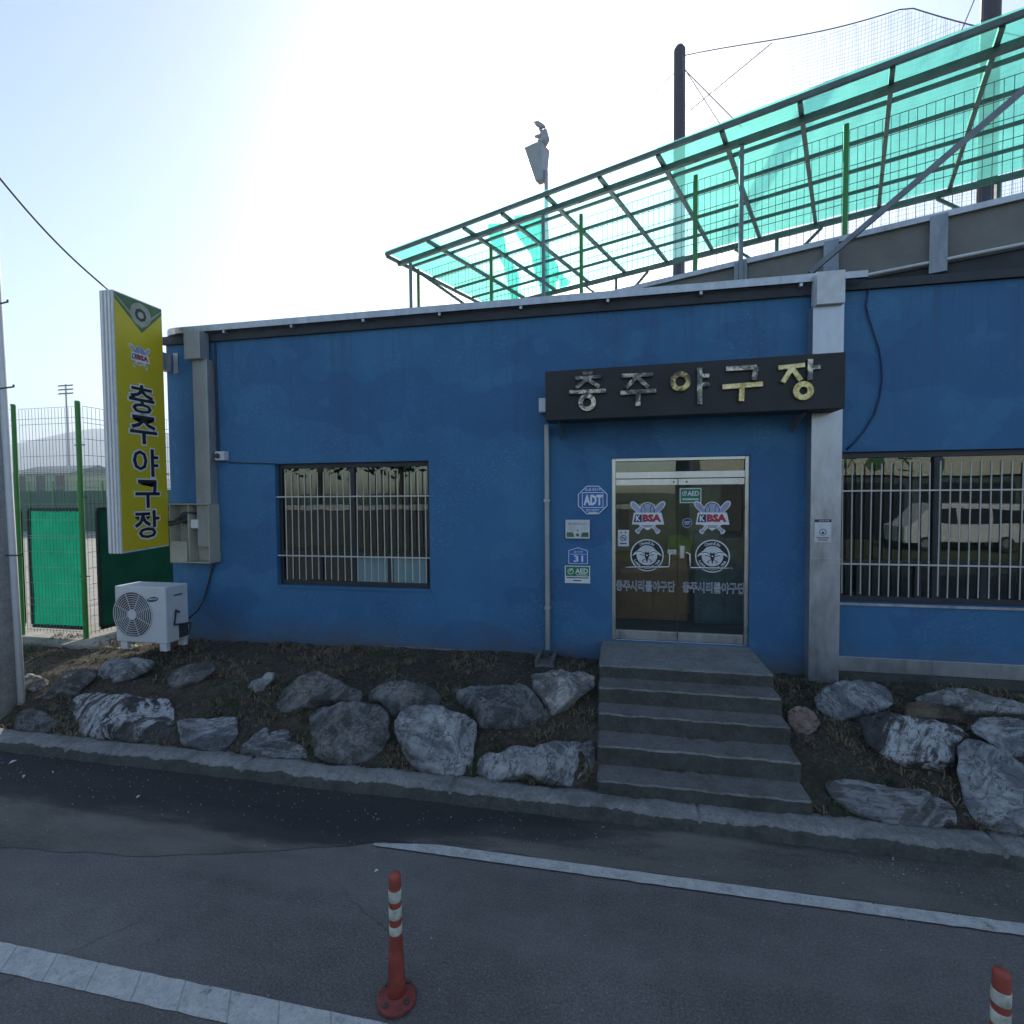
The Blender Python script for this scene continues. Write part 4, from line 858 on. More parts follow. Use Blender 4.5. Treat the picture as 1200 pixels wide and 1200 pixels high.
# ------------------------------------------------------------------ rocks
def ZA(x, y): return (x/3.3333, 740+y/3.3333)
def ZB(x, y): return (260+x/2.6087, 740+y/2.6087)
def ZC(x, y): return (900+x/4, 780+y/4)
def resample(pts, n):
    L = [0]
    for a, b in zip(pts, pts[1:]+pts[:1]): L.append(L[-1]+(Vector(b)-Vector(a)).length)
    out = []; P = pts+pts[:1]; k = 0
    for i in range(n):
        s = L[-1]*i/n
        while L[k+1] < s: k += 1
        f = (s-L[k])/(L[k+1]-L[k]); out.append(Vector(P[k]).lerp(Vector(P[k+1]), f))
    return out
def rock(zf, pts, mat, label, thick=.42, tilt=.8, seed=0, name='boulder', cat='rock', facets=12, lowz=None):
    rnd = random.Random(seed*31+5)
    px = [zf(*p) for p in pts]; bx, by = max(px, key=lambda p: p[1])
    # where the foot of the rock meets the bank
    Y = 4.2
    for _ in range(400):
        q = aty(bx, by, Y)
        if q.z <= bank(q.x, Y, False)-.0: break
        Y += .005
    q = aty(bx, by, Y); nrm = Vector((0, -tilt, 1)).normalized() if tilt else Vector((0, -1, .15)).normalized()
    nrm = Vector((0, -1, 1/tilt if False else .0)) if False else Vector((0, -tilt, 1.0)).normalized()
    base = Vector((q.x, Y+.015, q.z-.01))
    poly = [on(x, y_, base, nrm) for x, y_ in px]
    n = 110; ring0 = resample(poly, n)
    c = sum(ring0, Vector())/n; ext = [(p-c).length for p in ring0]; size = sum(ext)/n; T = thick*min(size*1.6, .5)
    # soften the outline a little
    for _ in range(2): ring0 = [(ring0[i-1]+ring0[i]*2+ring0[(i+1) % n])/4 for i in range(n)]
    prof = [(.22, -.62), (.6, -.55), (.86, -.36), (.975, -.15), (1.0, .0), (.985, .16), (.945, .34), (.915, .43), (.88, .52), (.84, .60), (.79, .67), (.74, .735), (.68, .79), (.62, .838), (.55, .88), (.48, .912), (.41, .94), (.33, .963), (.26, .98), (.18, .992), (.10, 1.0)]
    vs = []
    for s, h in prof:
        for p in ring0: vs.append(c+(p-c)*s+nrm*T*h)
    vs.append(c-nrm*T*.62); vs.append(c+nrm*T)
    # flatten facets
    for k in range(facets):
        d = Vector((rnd.uniform(-1, 1), rnd.uniform(-1, .2), rnd.uniform(-.3, 1))).normalized()
        d = (d+nrm*1.3).normalized(); sup = max((v-c).dot(d) for v in vs); lim = sup*rnd.uniform(.70, .93)
        for i in range(n*5, len(vs)):
            e = (vs[i]-c).dot(d)-lim
            if e > 0: vs[i] = vs[i]-d*e*.97
    so = Vector((seed*7.3, seed*3.1, 0))
    for i, v in enumerate(vs):
        d = (v-c).normalized(); a = noise.ridged_multi_fractal(v*5+so, 1, 2.1, 5, 1, 2)-1.2
        vs[i] = v+d*(.022*noise.fractal(v*4+so, 1, 2, 4)+.016*a+.009*noise.fractal(v*18+so, .8, 2, 3))*min(1, size/.25)
    g = MB(); g.v = vs; k = len(prof)
    for j in range(k-1):
        for i in range(n): g.f.append([j*n+i, j*n+(i+1) % n, (j+1)*n+(i+1) % n, (j+1)*n+i]); g.m.append(0)
    for i in range(n): g.f.append([i, (i+1) % n, k*n]); g.m.append(0); g.f.append([(k-1)*n+i, (k-1)*n+(i+1) % n, k*n+1]); g.m.append(0)
    o = g.build(name, M[mat], None, smooth=True)
    return tag(o, label, cat, 'rocks set in the bank')
RK = [
 (ZA, [(60,190),(130,170),(190,190),(180,215),(130,240),(60,245)], 'rock_pale', 'small pale rock just right of the concrete pole'),
 (ZA, [(135,275),(200,215),(265,165),(330,150),(385,150),(370,185),(290,250),(200,270)], 'rock_grey', 'slanting grey slab between the pole and the flat slab'),
 (ZA, [(382,150),(400,125),(450,115),(610,115),(590,140),(520,180),(450,210),(440,190),(385,195)], 'rock_pale', 'flat pale slab in front of the air conditioner'),
 (ZA, [(50,370),(70,335),(130,305),(190,320),(240,355),(245,385),(180,400),(90,400),(55,390)], 'rock_grey', 'low grey rock at the foot of the concrete pole'),
 (ZA, [(190,290),(215,275),(240,290),(225,325),(195,315)], 'rock_brown', 'fist sized brown stone on top of the low rock by the pole'),
 (ZA, [(250,320),(270,265),(330,240),(440,245),(560,260),(655,260),(680,310),(690,390),(690,445),(520,445),(400,430),(255,410)], 'rock_dark', 'biggest dark boulder with white veins, left end of the front row'),
 (ZA, [(655,318),(700,312),(720,325),(700,345),(670,340)], 'rock_brown', 'small brown stone at the right shoulder of the white veined boulder'),
 (ZA, [(692,350),(760,350),(830,345),(925,340),(930,400),(900,450),(850,480),(800,470),(720,450),(700,400)], 'rock_stripe', 'pale squarish block right of the white veined boulder'),
 (ZA, [(655,190),(680,150),(760,135),(850,125),(840,150),(780,200),(700,225),(660,215)], 'rock_grey', 'half buried mossy grey rock behind the pale squarish block'),
 (ZA, [(960,225),(985,195),(1040,185),(1050,160),(1075,165),(1065,190),(1040,215),(1020,245),(970,250)], 'rock_pale', 'small jagged white stone left of the rounded grey rock'),
 (ZB, [(148,225),(190,180),(240,145),(305,128),(360,150),(400,175),(430,185),(425,215),(370,220),(270,240),(200,250),(150,245)], 'rock_grey', 'rounded grey rock in the back row below the left window'),
 (ZB, [(52,360),(90,325),(130,290),(150,300),(145,325),(205,303),(218,318),(200,345),(240,343),(262,365),(265,390),(200,395),(100,390),(55,380)], 'rock_stripe', 'broken pale slab with splintered top, low in the front row'),
 (ZB, [(265,250),(300,232),(420,220),(490,230),(515,255),(518,330),(490,370),(440,400),(400,420),(330,405),(285,380),(270,320)], 'rock_grey', 'large rough grey boulder between the broken slab and the pale round boulder'),
 (ZB, [(445,190),(480,168),(560,162),(640,172),(675,200),(670,225),(600,240),(545,255),(520,262),(500,235),(450,215)], 'rock_grey', 'low grey rock wedged behind the pale round boulder'),
 (ZB, [(525,290),(545,250),(600,228),(680,232),(750,255),(772,275),(780,320),(765,400),(760,450),(690,448),(610,430),(570,390),(530,330)], 'rock_pale', 'large pale rounded boulder in the middle of the front row'),
 (ZB, [(718,185),(760,172),(830,178),(920,168),(960,190),(1000,255),(995,290),(940,300),(860,305),(780,300),(770,265),(740,230),(720,215)], 'rock_grey', 'dark grey boulder above the long pale rock'),
 (ZB, [(942,132),(1050,130),(1142,132),(1135,165),(1100,200),(1060,235),(1010,265),(980,215),(950,175)], 'rock_pale', 'pale wedge shaped rock under the downpipe beside the landing'),
 (ZB, [(768,440),(790,380),(810,365),(840,385),(900,360),(960,370),(1010,340),(1080,335),(1125,370),(1125,410),(1095,450),(1080,480),(1000,470),(930,455),(840,472),(780,465)], 'rock_pale', 'long pale humped rock left of the bottom steps'),
 (ZB, [(1095,345),(1130,330),(1145,360),(1140,420),(1125,430),(1110,390)], 'rock_grey', 'small dark stone squeezed between the long pale rock and the steps'),
 (ZC, [(85,215),(120,195),(170,190),(220,225),(250,270),(220,310),(180,335),(130,320),(95,280)], 'rock_pink', 'small pinkish rock touching the right side of the steps'),
 (ZC, [(692,150),(740,128),(850,122),(960,135),(1050,165),(1200,190),(1300,215),(1290,245),(1200,240),(1080,240),(960,245),(900,235),(840,210),(760,185),(695,172)], 'rock_pale', 'long flat pale rock under the right barred window'),
 (ZC, [(645,180),(690,172),(760,185),(860,220),(940,260),(940,290),(870,285),(760,270),(650,240)], 'rock_brown', 'brown mossy rock wedged below the long flat pale rock'),
 (ZC, [(215,165),(250,115),(320,90),(430,80),(520,85),(580,120),(595,170),(530,210),(500,235),(430,240),(420,270),(330,270),(260,240),(225,200)], 'rock_pale', 'rounded pale rock in front of the metal column'),
 (ZC, [(950,290),(980,250),(1100,250),(1260,260),(1320,300),(1320,430),(1200,440),(1100,435),(1060,390),(1000,330),(960,315)], 'rock_pale', 'pale block at the right picture edge above the standing slab'),
 (ZC, [(422,240),(500,230),(620,235),(760,260),(870,285),(945,325),(900,350),(885,400),(885,460),(840,510),(760,500),(640,480),(540,430),(470,370),(440,290)], 'rock_dark', 'large dark faced boulder with pale top edge, right of the steps'),
 (ZC, [(260,545),(330,535),(420,545),(560,590),(700,590),(800,610),(870,650),(885,720),(870,760),(760,770),(640,770),(520,745),(430,710),(340,660),(290,600)], 'rock_stripe', 'long striped grey rock lying by the kerb right of the steps'),
 (ZC, [(890,390),(920,350),(1000,360),(1100,420),(1190,490),(1300,520),(1330,700),(1290,830),(1180,825),(1080,815),(1000,770),(960,720),(930,650),(905,560),(890,470)], 'rock_pale', 'tall pale standing slab at the right picture edge by the kerb'),
]
for i, (zf_, pts, mt_, lab) in enumerate(RK):
    rock(zf_, pts, mt_, lab, seed=i+1, name='stone' if len(pts) < 7 else 'boulder', tilt=.95 if pts[0][1] > 220 else .8)

# dry grass, weeds and litter on the bank
def scatter(name, mat, count, size, seed, wgt):
    g = MB(); rr = random.Random(seed); n = 0
    while n < count:
        x = rr.uniform(-9.5, 5.2); y = rr.uniform(4.24, 6.17) if rr.random() < .75 else rr.uniform(4.24, 4.42)
        if -.2 < x < 1.55: continue
        if noise.fractal(Vector((x*1.3, y*1.8, seed)), 1, 2, 3) < wgt: continue
        n += 1; z = bank(x, y)
        for k in range(rr.randint(4, 11)):
            an = rr.uniform(0, 6.28); L = size*rr.uniform(.4, 1.2); tl = rr.uniform(.2, 1.5); w = rr.uniform(.0025, .006)
            d = Vector((math.cos(an), math.sin(an), 0)); p = Vector((x+rr.uniform(-.03, .03), y+rr.uniform(-.03, .03), z-.005)); s = Vector((-d.y, d.x, 0))*w
            q = p+d*L*tl*.5+Vector((0, 0, L*.6)); e = p+d*L*tl+Vector((0, 0, L*(.9-.45*tl)))
            g.add([p-s, p+s, q+s*.7, q-s*.7, e], [(0, 1, 2, 3), (3, 2, 4)])
    return tag(g.build(name, mat, normals=False), kind='stuff')
tag(scatter('dry_grass', M['dry'], 2300, .085, 3, .02), 'short dry grass and straw on the soil bank', 'grass')
tag(scatter('straw_tuft', M['dry'], 500, .05, 21, .1), 'flattened straw', 'grass') if False else None
tag(scatter('weeds', M['weed'], 1000, .055, 11, .14), 'low green weeds between the rocks', 'weeds')
g = MB(); rr = random.Random(8)
for _ in range(2200):
    x = rr.uniform(-9.5, 5.2); y = rr.uniform(4.24, 6.17)
    if -.2 < x < 1.55 or noise.fractal(Vector((x*1.1, y*1.5, 31)), 1, 2, 3) < -.1: continue
    z = bank(x, y)+.006; an = rr.uniform(0, 6.28); L = rr.uniform(.012, .034); d = Vector((math.cos(an), math.sin(an), rr.uniform(-.3, .6)))*L; q = Vector((-math.sin(an), math.cos(an), rr.uniform(-.4, .4)))*L*.45; c = Vector((x, y, z))
    g.add([c-d, c+q+Vector((0, 0, .006)), c+d, c-q+Vector((0, 0, .004))], [(0, 1, 2), (0, 2, 3)])
tag(g.build('dead_leaves', plain('dead_leaf', (.15, .10, .055), .8, 0, .5, 14), normals=False), 'fallen brown leaves over the soil bank', 'leaves', None, 'stuff')
g = MB(); rr = random.Random(5)
for _ in range(1500):
    x = rr.uniform(-9, 5.2); y = rr.uniform(4.22, 6.17)
    if -.2 < x < 1.55: continue
    z = bank(x, y); r_ = rr.uniform(.004, .018)*(1 if rr.random() < .9 else 1.8); c = Vector((x, y, z+r_*.2))
    P = [c+Vector((rr.uniform(-1, 1), rr.uniform(-1, 1), rr.uniform(-.3, .7)))*r_ for _ in range(4)]
    g.add([c+Vector((-r_, -r_*.4, -r_*.4)), c+Vector((r_*.9, -r_*.6, -r_*.4)), c+Vector((rr.uniform(-.4, .4)*r_, r_, -r_*.3)), c+Vector((rr.uniform(-.4, .4)*r_, rr.uniform(-.3, .3)*r_, r_*.7))], [(0, 2, 1), (0, 1, 3), (1, 2, 3), (2, 0, 3)])
tag(g.build('pebbles', M['rock_grey']), 'loose pebbles and clods over the soil bank', 'pebbles', None, 'stuff')
g = MB()
for _ in range(1100):
    if rr.random() < .75: x = rr.uniform(-7, 4.5); y = rr.gauss(3.75, .22)
    else: x = rr.uniform(-6, 3.5); y = rr.uniform(1.6, 3.95)
    if y > 3.99: continue
    r_ = rr.uniform(.003, .009); c = Vector((x, y, .010))
    g.add([c+Vector((-r_, -r_*.5, 0)), c+Vector((r_*.9, -r_*.6, 0)), c+Vector((rr.uniform(-.4, .4)*r_, r_, 0)), c+Vector((0, 0, r_))], [(0, 2, 1), (0, 1, 3), (1, 2, 3), (2, 0, 3)])
tag(g.build('grit', M['rock_pale']), 'pale grit lying along the gutter and road', 'grit', None, 'stuff')
for px, py, L in ((15, 893, .035), (28, 910, .028), (62, 905, .02), (162, 934, .02), (441, 1021, .016)):
    p = atz(px, py, .012); g = MB(); an = rr.uniform(0, 3); d = Vector((math.cos(an), math.sin(an), 0)); s = Vector((-d.y, d.x, 0))
    g.add([p-d*L, p+s*L*.4+Vector((0, 0, .015)), p+d*L+Vector((0, 0, .004)), p-s*L*.35+Vector((0, 0, .006))], [(0, 1, 2, 3)]); g.v += [v-Vector((0, 0, .002)) for v in g.v]; g.f.append([7, 6, 5, 4]); g.m.append(0)
    tag(g.build('litter_scrap', M['offwhite']), 'pale scrap of litter on the asphalt', 'litter', 'scraps of litter on the asphalt')

# ------------------------------------------------------------------ utility pole on the left
PY = 4.44
pb, pt = aty(15, 838, PY), aty(-4, 330, PY)
t = thing('utility_pole', (pb.x-.18, PY, .12), 'pale concrete utility pole cut by the left picture edge', 'pole')
tp = (pb.x-pt.x)/(pt.z-pb.z); zt = 8.5; rb = .18
s_ = MB(); s_.tube([(pb.x-rb, PY, .05), (pb.x-rb, PY, 8.5)], [rb, rb-.0125*8.45], 28); s_.build('shaft', M['pole'], t, smooth=True)
s_ = MB(); an = R(28); s_.tube([(pb.x-rb+(rb-.0125*(z-.05)+.022)*math.cos(an), PY+(rb-.0125*(z-.05)+.022)*math.sin(an), z) for z in (.1, 2.5, 5, 8.4)], .036, 14); s_.build('conduit_and_lit_rim', M['white'], t, smooth=True)  # white strip added to imitate the sunlit right edge of the pole
for py, L in ((356, .09), (455, .13), (651, .15)):
    q = aty(3+(py-330)*.037, py, PY); s_ = MB(); s_.tube([(q.x-.1, PY, q.z), (q.x+L, PY-.02, q.z+.006)], .009, 6); s_.tube([(q.x+L-.004, PY-.02, q.z), (q.x+L, PY-.02, q.z+.03)], .009, 6); s_.build('climbing_peg', M['dgrey'], t)
# overhead cable to the sign
a0, a1 = aty(-30, 172, 4.3), Vector((SX-.08, 5.33, 5.15))
s_ = MB(); s_.tube([a0.lerp(a1, k/12)-Vector((0, 0, .10*math.sin(math.pi*k/12))) for k in range(13)], .010, 6); tag(s_.build('overhead_cable', M['cable'], None, smooth=True), 'black cable slanting down from the left to the top of the yellow sign', 'cable')

# ------------------------------------------------------------------ wire fences
def wire_panel(mb, a, b, z0, z1, pitch=.055, hz=None, r=.0032, fold=.03):
    """welded wire panel between plan points a and b"""
    a = Vector(a); b = Vector(b); L = (b-a).length; d = (b-a)/L; nn = Vector((-d.y, d.x, 0)); k = int(L/pitch)
    for i in range(k+1):
        p = a+d*(L*i/k); mb.tube([p+Vector((0, 0, z0)), p+Vector((0, 0, z1))], r, 3, False)
    for z, o in hz: mb.tube([a+nn*o+Vector((0, 0, z)), b+nn*o+Vector((0, 0, z))], r*1.25, 3, False)
t = thing('wire_fence', (-7.57, 6.02, .5), 'tall green wire mesh fence with round green posts beside the gravel yard', 'fence')
zz = [(.62+.235*k, .0) for k in range(15)] + [(z, .03) for z in (1.0, 2.0, 3.0, 3.75)]
xs_ = [-7.57, -8.74, -9.91, -11.1, -12.3]
for i, x in enumerate(xs_):
    s_ = MB(); s_.tube([(x, 6.02, .35), (x, 6.02, 3.96)], .034 if i == 0 else .03, 12); s_.lathe([(.037, 0), (.03, .02)], (x, 6.02, 3.96), 12); s_.build('post', M['green'], t, smooth=False)
ys_ = [6.02, 8.0, 10.0, 12.0, 14.0]
for y_ in ys_[1:]: s_ = MB(); s_.tube([(-7.57, y_, .35), (-7.57, y_, 3.96)], .03, 12); s_.build('post', M['green'], t)
for x0_, x1_ in zip(xs_, xs_[1:]): s_ = MB(); wire_panel(s_, (x0_-.04, 6.06, 0), (x1_+.04, 6.06, 0), .58, 3.90, .06, zz); s_.build('mesh_panel', M['palewire'], t)
for y0_, y1_ in zip(ys_, ys_[1:]): s_ = MB(); wire_panel(s_, (-7.53, y0_+.04, 0), (-7.53, y1_-.04, 0), .58, 3.90, .06, zz); s_.build('mesh_panel', M['greywire'], t)
for z in (1.45, 2.6, 3.35):
    s_ = MB(); s_.tube([(-7.66, 6.03, z), (-7.48, 6.03, z)], .008, 6); s_.build('clamp', M['dgrey'], t)
def cloth(pts0, pts1, z0, z1, mat, name, label):
    g = MB(); a, b = Vector(pts0), Vector(pts1); nn = Vector((-(b-a).y, (b-a).x, 0)).normalized(); NXc, NZc = 40, 40
    for j in range(NZc+1):
        for i in range(NXc+1):
            p = a.lerp(b, i/NXc); z = z0+(z1-z0)*j/NZc; w = .022*noise.fractal(Vector((p.x*3, p.y*3, z*1.2)), 1, 2, 4)+.008*math.sin(i*1.9)
            g.v.append(Vector((p.x, p.y, z))+nn*w)
    for j in range(NZc):
        for i in range(NXc): k = j*(NXc+1)+i; g.f.append([k, k+1, k+NXc+2, k+NXc+1]); g.m.append(0)
    t = thing(name, (a+(b-a)/2)+Vector((0, 0, z0)), label, 'screen'); g.build('fabric', mat, t, smooth=True)
    h = MB(); h.bar(a+Vector((0, 0, z0)), b+Vector((0, 0, z0)), .03, .05); h.bar(a+Vector((0, 0, z1)), b+Vector((0, 0, z1)), .03, .05); h.bar(a+Vector((0, 0, z0+.025)), a+Vector((0, 0, z1-.025)), .04, .03); h.bar(b+Vector((0, 0, z0+.025)), b+Vector((0, 0, z1-.025)), .04, .03); h.build('hem', M['cable'], t)
    return t
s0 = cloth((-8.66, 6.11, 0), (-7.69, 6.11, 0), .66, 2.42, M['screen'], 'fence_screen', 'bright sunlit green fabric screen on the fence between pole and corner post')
cloth((-7.47, 6.16, 0), (-7.47, 13.5, 0), .66, 2.42, M['screen_shade'], 'fence_screen', 'shaded dark green fabric screen on the fence behind the yellow sign')
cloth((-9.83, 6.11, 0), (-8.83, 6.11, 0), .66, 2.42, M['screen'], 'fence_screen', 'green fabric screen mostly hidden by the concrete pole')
# far side of the field
def fx(px, Y): return aty(px, 580, Y).x
t = thing('field_wall', (-28, 26, .46), 'dark green padded wall across the far side of the field', 'wall')
s_ = MB(); zt_ = aty(60, 575.5, 26).z; s_.box((-60, 26, .4), (-3, 26.3, zt_)); s_.build('padding', M['pad'], t)
s_ = MB()
for k in range(30): s_.bar((-59.5+1.9*k, 25.97, .4), (-59.5+1.9*k, 25.97, zt_+.6), .07)
s_.build('post', M['green'], t)
s_ = MB(); wire_panel(s_, (-60, 26.0, 0), (-3, 26.0, 0), zt_, zt_+.62, .12, [(zt_+.3, 0), (zt_+.6, 0)], .008); s_.build('top_mesh', M['greenwire'], t)
def shed(name, px0, px1, Y, ytop, yeave, mat, roofm, label):
    x0, x1 = fx(px0, Y), fx(px1, Y); ze, zr = aty(px0, yeave, Y).z, aty(px0, ytop, Y).z
    t = thing(name, ((x0+x1)/2, Y, .4), label, 'building'); s_ = MB(); s_.box((x0, Y, .3), (x1, Y+8, ze)); s_.build('wall', mat, t)
    s_ = MB(); s_.prism([(x0-.5, Y-.5, ze+.01), (x0-.5, Y+8.5, ze+.01), (x0-.5, Y+4, zr)], (x1-x0+1, 0, 0)); s_.build('roof', roofm, t)
    for k in range(3):
        xx = x0+(x1-x0)*(k+.3)/3; s_ = MB(); s_.box((xx, Y-.03, ze-(ze-.3)*.55), (xx+(x1-x0)*.15, Y-.005, ze-.3)); s_.build('window', M['frame'], t)
shed('far_shed', 14, 82, 60, 545, 556, plain('sage_wall', (.22, .30, .20), .8), plain('grey_roof', (.16, .19, .19), .7), 'low sage green shed with grey roof beyond the field')
shed('far_shed', 97, 150, 75, 546, 556, M['cream'], plain('green_roof', (.10, .20, .15), .7), 'cream shed with green roof beyond the field right of the corner post')
# trees: crown of many small leaf clumps on a branching trunk
def tree(x, y, z, h, cr, label, n=1500, name='tree', leaf=.12, group=None):
    rr = random.Random(int(x*13+y*7)); t = thing(name, (x, y, z), label, 'tree', group)
    g = MB(); g.tube([(x, y, z-.1), (x+.05*h*.2, y, z+h*.35), (x, y+.02*h, z+h*.75)], [h*.028, h*.02, h*.006], 8)
    for k in range(7):
        an = k*2.4; zz_ = z+h*(.3+.06*k); g.tube([(x, y, zz_), (x+math.cos(an)*cr*.4, y+math.sin(an)*cr*.4, zz_+h*.12), (x+math.cos(an)*cr*.75, y+math.sin(an)*cr*.75, zz_+h*.2)], [h*.012, h*.008, h*.003], 5)
    g.build('trunk', M['bark'], t)
    g = MB(); cl = [Vector((x, y, z+h*.62))+Vector((rr.gauss(0, .42)*cr, rr.gauss(0, .42)*cr, rr.uniform(-.3, .38)*h)) for _ in range(26)]
    for _ in range(n):
        c = rr.choice(cl)+Vector((rr.gauss(0, .17), rr.gauss(0, .17), rr.gauss(0, .14)))*cr; a = Vector((rr.uniform(-1, 1), rr.uniform(-1, 1), rr.uniform(-1, 1))).normalized(); b = a.orthogonal().normalized(); s = leaf*cr*rr.uniform(.5, 1.1)
        g.add([c-a*s, c+b*s*.5, c+a*s, c-b*s*.5], [(0, 1, 2, 3)])
    g.build('crown', M['leafgreen'], t, normals=False)
for k, (px, Y, h) in enumerate(((8, 66, 4.0), (40, 82, 5.0), (63, 90, 4.6), (90, 72, 4.2), (112, 88, 5.2))):
    x = fx(px, Y); tree(x, Y, .4, h, h*.55, ['bushy tree beyond the field, nearest the concrete pole', 'bushy tree rising behind the sage green shed', 'bushy tree left of the floodlight mast', 'bushy tree right of the corner fence post', 'bushy tree behind the cream shed'][k], 1100, group='trees beyond the field')
# floodlight mast
Y = 95; xm = fx(82, Y); zt_ = aty(82, 450, Y).z
t = thing('floodlight_mast', (xm, Y, .4), 'tall floodlight mast with stacked lamp rows beyond the fence', 'floodlight')
s_ = MB(); s_.tube([(xm, Y, .3), (xm, Y, zt_)], [.28, .16], 10); s_.build('mast', M['lamp'], t)
for k in range(3):
    z = zt_-.3-k*.85*1.05; s_ = MB(); s_.box((xm-1.9, Y-.12, z-.1), (xm+1.9, Y+.12, z+.05)); s_.build('crossarm', M['dgrey'], t)
    for i in range(6): s_ = MB(); s_.prism([(xm-1.9+.7*i, Y-.35, z-.25), (xm-1.45+.7*i, Y-.35, z-.25), (xm-1.45+.7*i, Y-.1, z+.15), (xm-1.9+.7*i, Y-.1, z+.15)], (0, .15, .05)); s_.build('floodlight', M['dgrey'], t)

# ------------------------------------------------------------------ stand behind, with its fence and teal canopy
VS = 8.12
t = thing('field_stand', cw(-2, VS, .5), 'brown clad spectator stand rising behind the blue building', 'stand')
UL, UR = -10.5, 9.0
s_ = MB(); s_.prism([cw(UL, VS, 5.33), cw(UR, VS, 5.33), cw(UR, VS, 5.88), cw(UL, VS, 5.88)], CN*3.6); s_.build('stand_wall', M['standwall'], t)
s_ = MB(); s_.prism([cw(UL, VS+.03, .4), cw(UR, VS+.03, .4), cw(UR, VS+.03, 5.325), cw(UL, VS+.03, 5.325)], CN*3.5); s_.build('stand_base', M['fascia'], t)
s_ = MB(); s_.prism([cw(UL, VS-.06, 5.86), cw(UR, VS-.06, 5.86), cw(UR, VS-.06, 5.93), cw(UL, VS-.06, 5.93)], CN*3.7); s_.build('eave_trim', M['galv'], t)
s_ = MB(); s_.tube([cw(UL, VS-.05, 5.36), cw(UR, VS-.05, 5.36)], .02, 8); s_.build('pipe', M['offwhite'], t)
for px in (1099.5, 974, 868):
    u = uof(atv(px, 300, VS-.06)); s_ = MB(); s_.prism([cw(u-.085, VS-.002, 5.22), cw(u+.085, VS-.002, 5.22), cw(u+.085, VS-.002, 5.90), cw(u-.085, VS-.002, 5.90)], CN*-.07); s_.build('channel_bracket', M['gsteel2'], t)
t = thing('stand_fence', cw(0, 8.24, 5.93), 'green wire fence along the top of the stand under the teal canopy', 'fence')
us = [uof(atv(px, y_, 8.24)) for px, y_ in ((490, 319.5), (574, 292.5), (679, 258), (812.8, 212.7), (991.8, 153.3))]
stp = (us[-1]-us[0])/4; us = [us[0]+stp*k for k in range(8)]
for u in us: s_ = MB(); s_.tube([cw(u, 8.24, 5.9), cw(u, 8.24, 7.43)], .033, 10); s_.build('post', M['green'], t, smooth=False)
for u0, u1 in zip(us, us[1:]): s_ = MB(); wire_panel(s_, cw(u0+.04, 8.26, 0), cw(u1-.04, 8.26, 0), 5.95, 7.36, .085, [(5.95+.235*k, 0) for k in range(7)], .0042); s_.build('mesh_panel', M['greywire'], t)
ZC_ = 7.56; VB, VN, VF = 8.0, 7.66, 11.25
t = thing('teal_canopy', cw(-1, VB, 5.9), 'long translucent teal canopy roof on a grey steel frame above the building', 'canopy')
ul = -8.17; ur = 8.0
s_ = MB(); s_.bar(cw(ul, VN, ZC_+.06), cw(ur, VN, ZC_+.06), .05, .065); s_.build('edge_beam', M['csteel'], t)
s_ = MB(); s_.bar(cw(ul+.02, VB, ZC_-.02), cw(ur, VB, ZC_-.02), .07, .085); s_.build('main_beam', M['csteel'], t)
s_ = MB(); s_.bar(cw(ul+.02, VF, ZC_-.02), cw(ur, VF, ZC_-.02), .07, .085); s_.build('main_beam', M['csteel'], t)
for v in (8.42, 9.12, 9.9, 10.6): s_ = MB(); s_.bar(cw(ul, v, ZC_+.085), cw(ur, v, ZC_+.085), .045, .045); s_.build('purlin', M['csteel'], t)
ru = [ul]+[uof(atv(px, y_, VN)) for px, y_ in ((500, 294), (542, 277.5), (587, 259.5), (639.5, 241.5), (701, 219), (770, 194), (845, 165), (937, 128), (1046, 94), (1175, 45))]
sp_ = ru[-1]-ru[-2]; ru += [ru[-1]+sp_*k for k in (1, 2, 3)]
for u in ru: s_ = MB(); s_.bar(cw(u, VN+.03, ZC_+.035), cw(u, VF+.15, ZC_+.035), .055, .06); s_.build('rafter', M['csteel'], t)
for i, (u0, u1) in enumerate(zip(ru, ru[1:])):
    g = MB(); pale = 1 <= i <= 5
    # a gently sagging sheet
    for j in range(17):
        v = VN-.03+(VF+.15-VN)*j/16
        for k in range(5): u = u0+(u1-u0)*k/4; g.v.append(cw(u, v, ZC_+.112+.012*math.sin(j*1.6+i)*math.sin(math.pi*k/4)))
    for j in range(16):
        for k in range(4): a_ = j*5+k; g.f.append([a_, a_+1, a_+6, a_+5]); g.m.append(0)
    g.build('roof_panel', M['tealglare'] if pale else M['teal'], t, smooth=True)
# straight strips of full teal over the bays whose colour imitates sun glare
for (xa_, ya_), (xb_, yb2), w in (((580, 262), (606, 350), .16), ((618, 251), (646, 343), .30), ((655, 318), (662, 338), .14)):
    A_, B_ = atz(xa_, ya_, ZC_+.13), atz(xb_, yb2, ZC_+.13); g = MB(); d_ = (B_-A_).normalized(); sd = Vector((-d_.y, d_.x, 0))
    for j in range(25): c = A_.lerp(B_, j/24)+sd*.05*math.sin(j*.33); h = w*(.8+.15*math.sin(j*.5)); g.v += [c-sd*h, c+sd*h]
    for j in range(24): g.f.append([2*j, 2*j+1, 2*j+3, 2*j+2]); g.m.append(0)
    g.build('teal_strip', M['teal'], t)
for px, y_ in ((481, 312), (636.5, 258), (869, 178)):
    u = uof(atv(px, y_, VB)); s_ = MB(); s_.bar(cw(u, VB, 5.25), cw(u, VB, ZC_-.08), .055); s_.build('column', M['gsteel'], t)
u = uof(atv(1330, 100, VB)); s_ = MB(); s_.bar(cw(u, VB, 5.25), cw(u, VB, ZC_-.08), .055); s_.build('column', M['gsteel'], t)
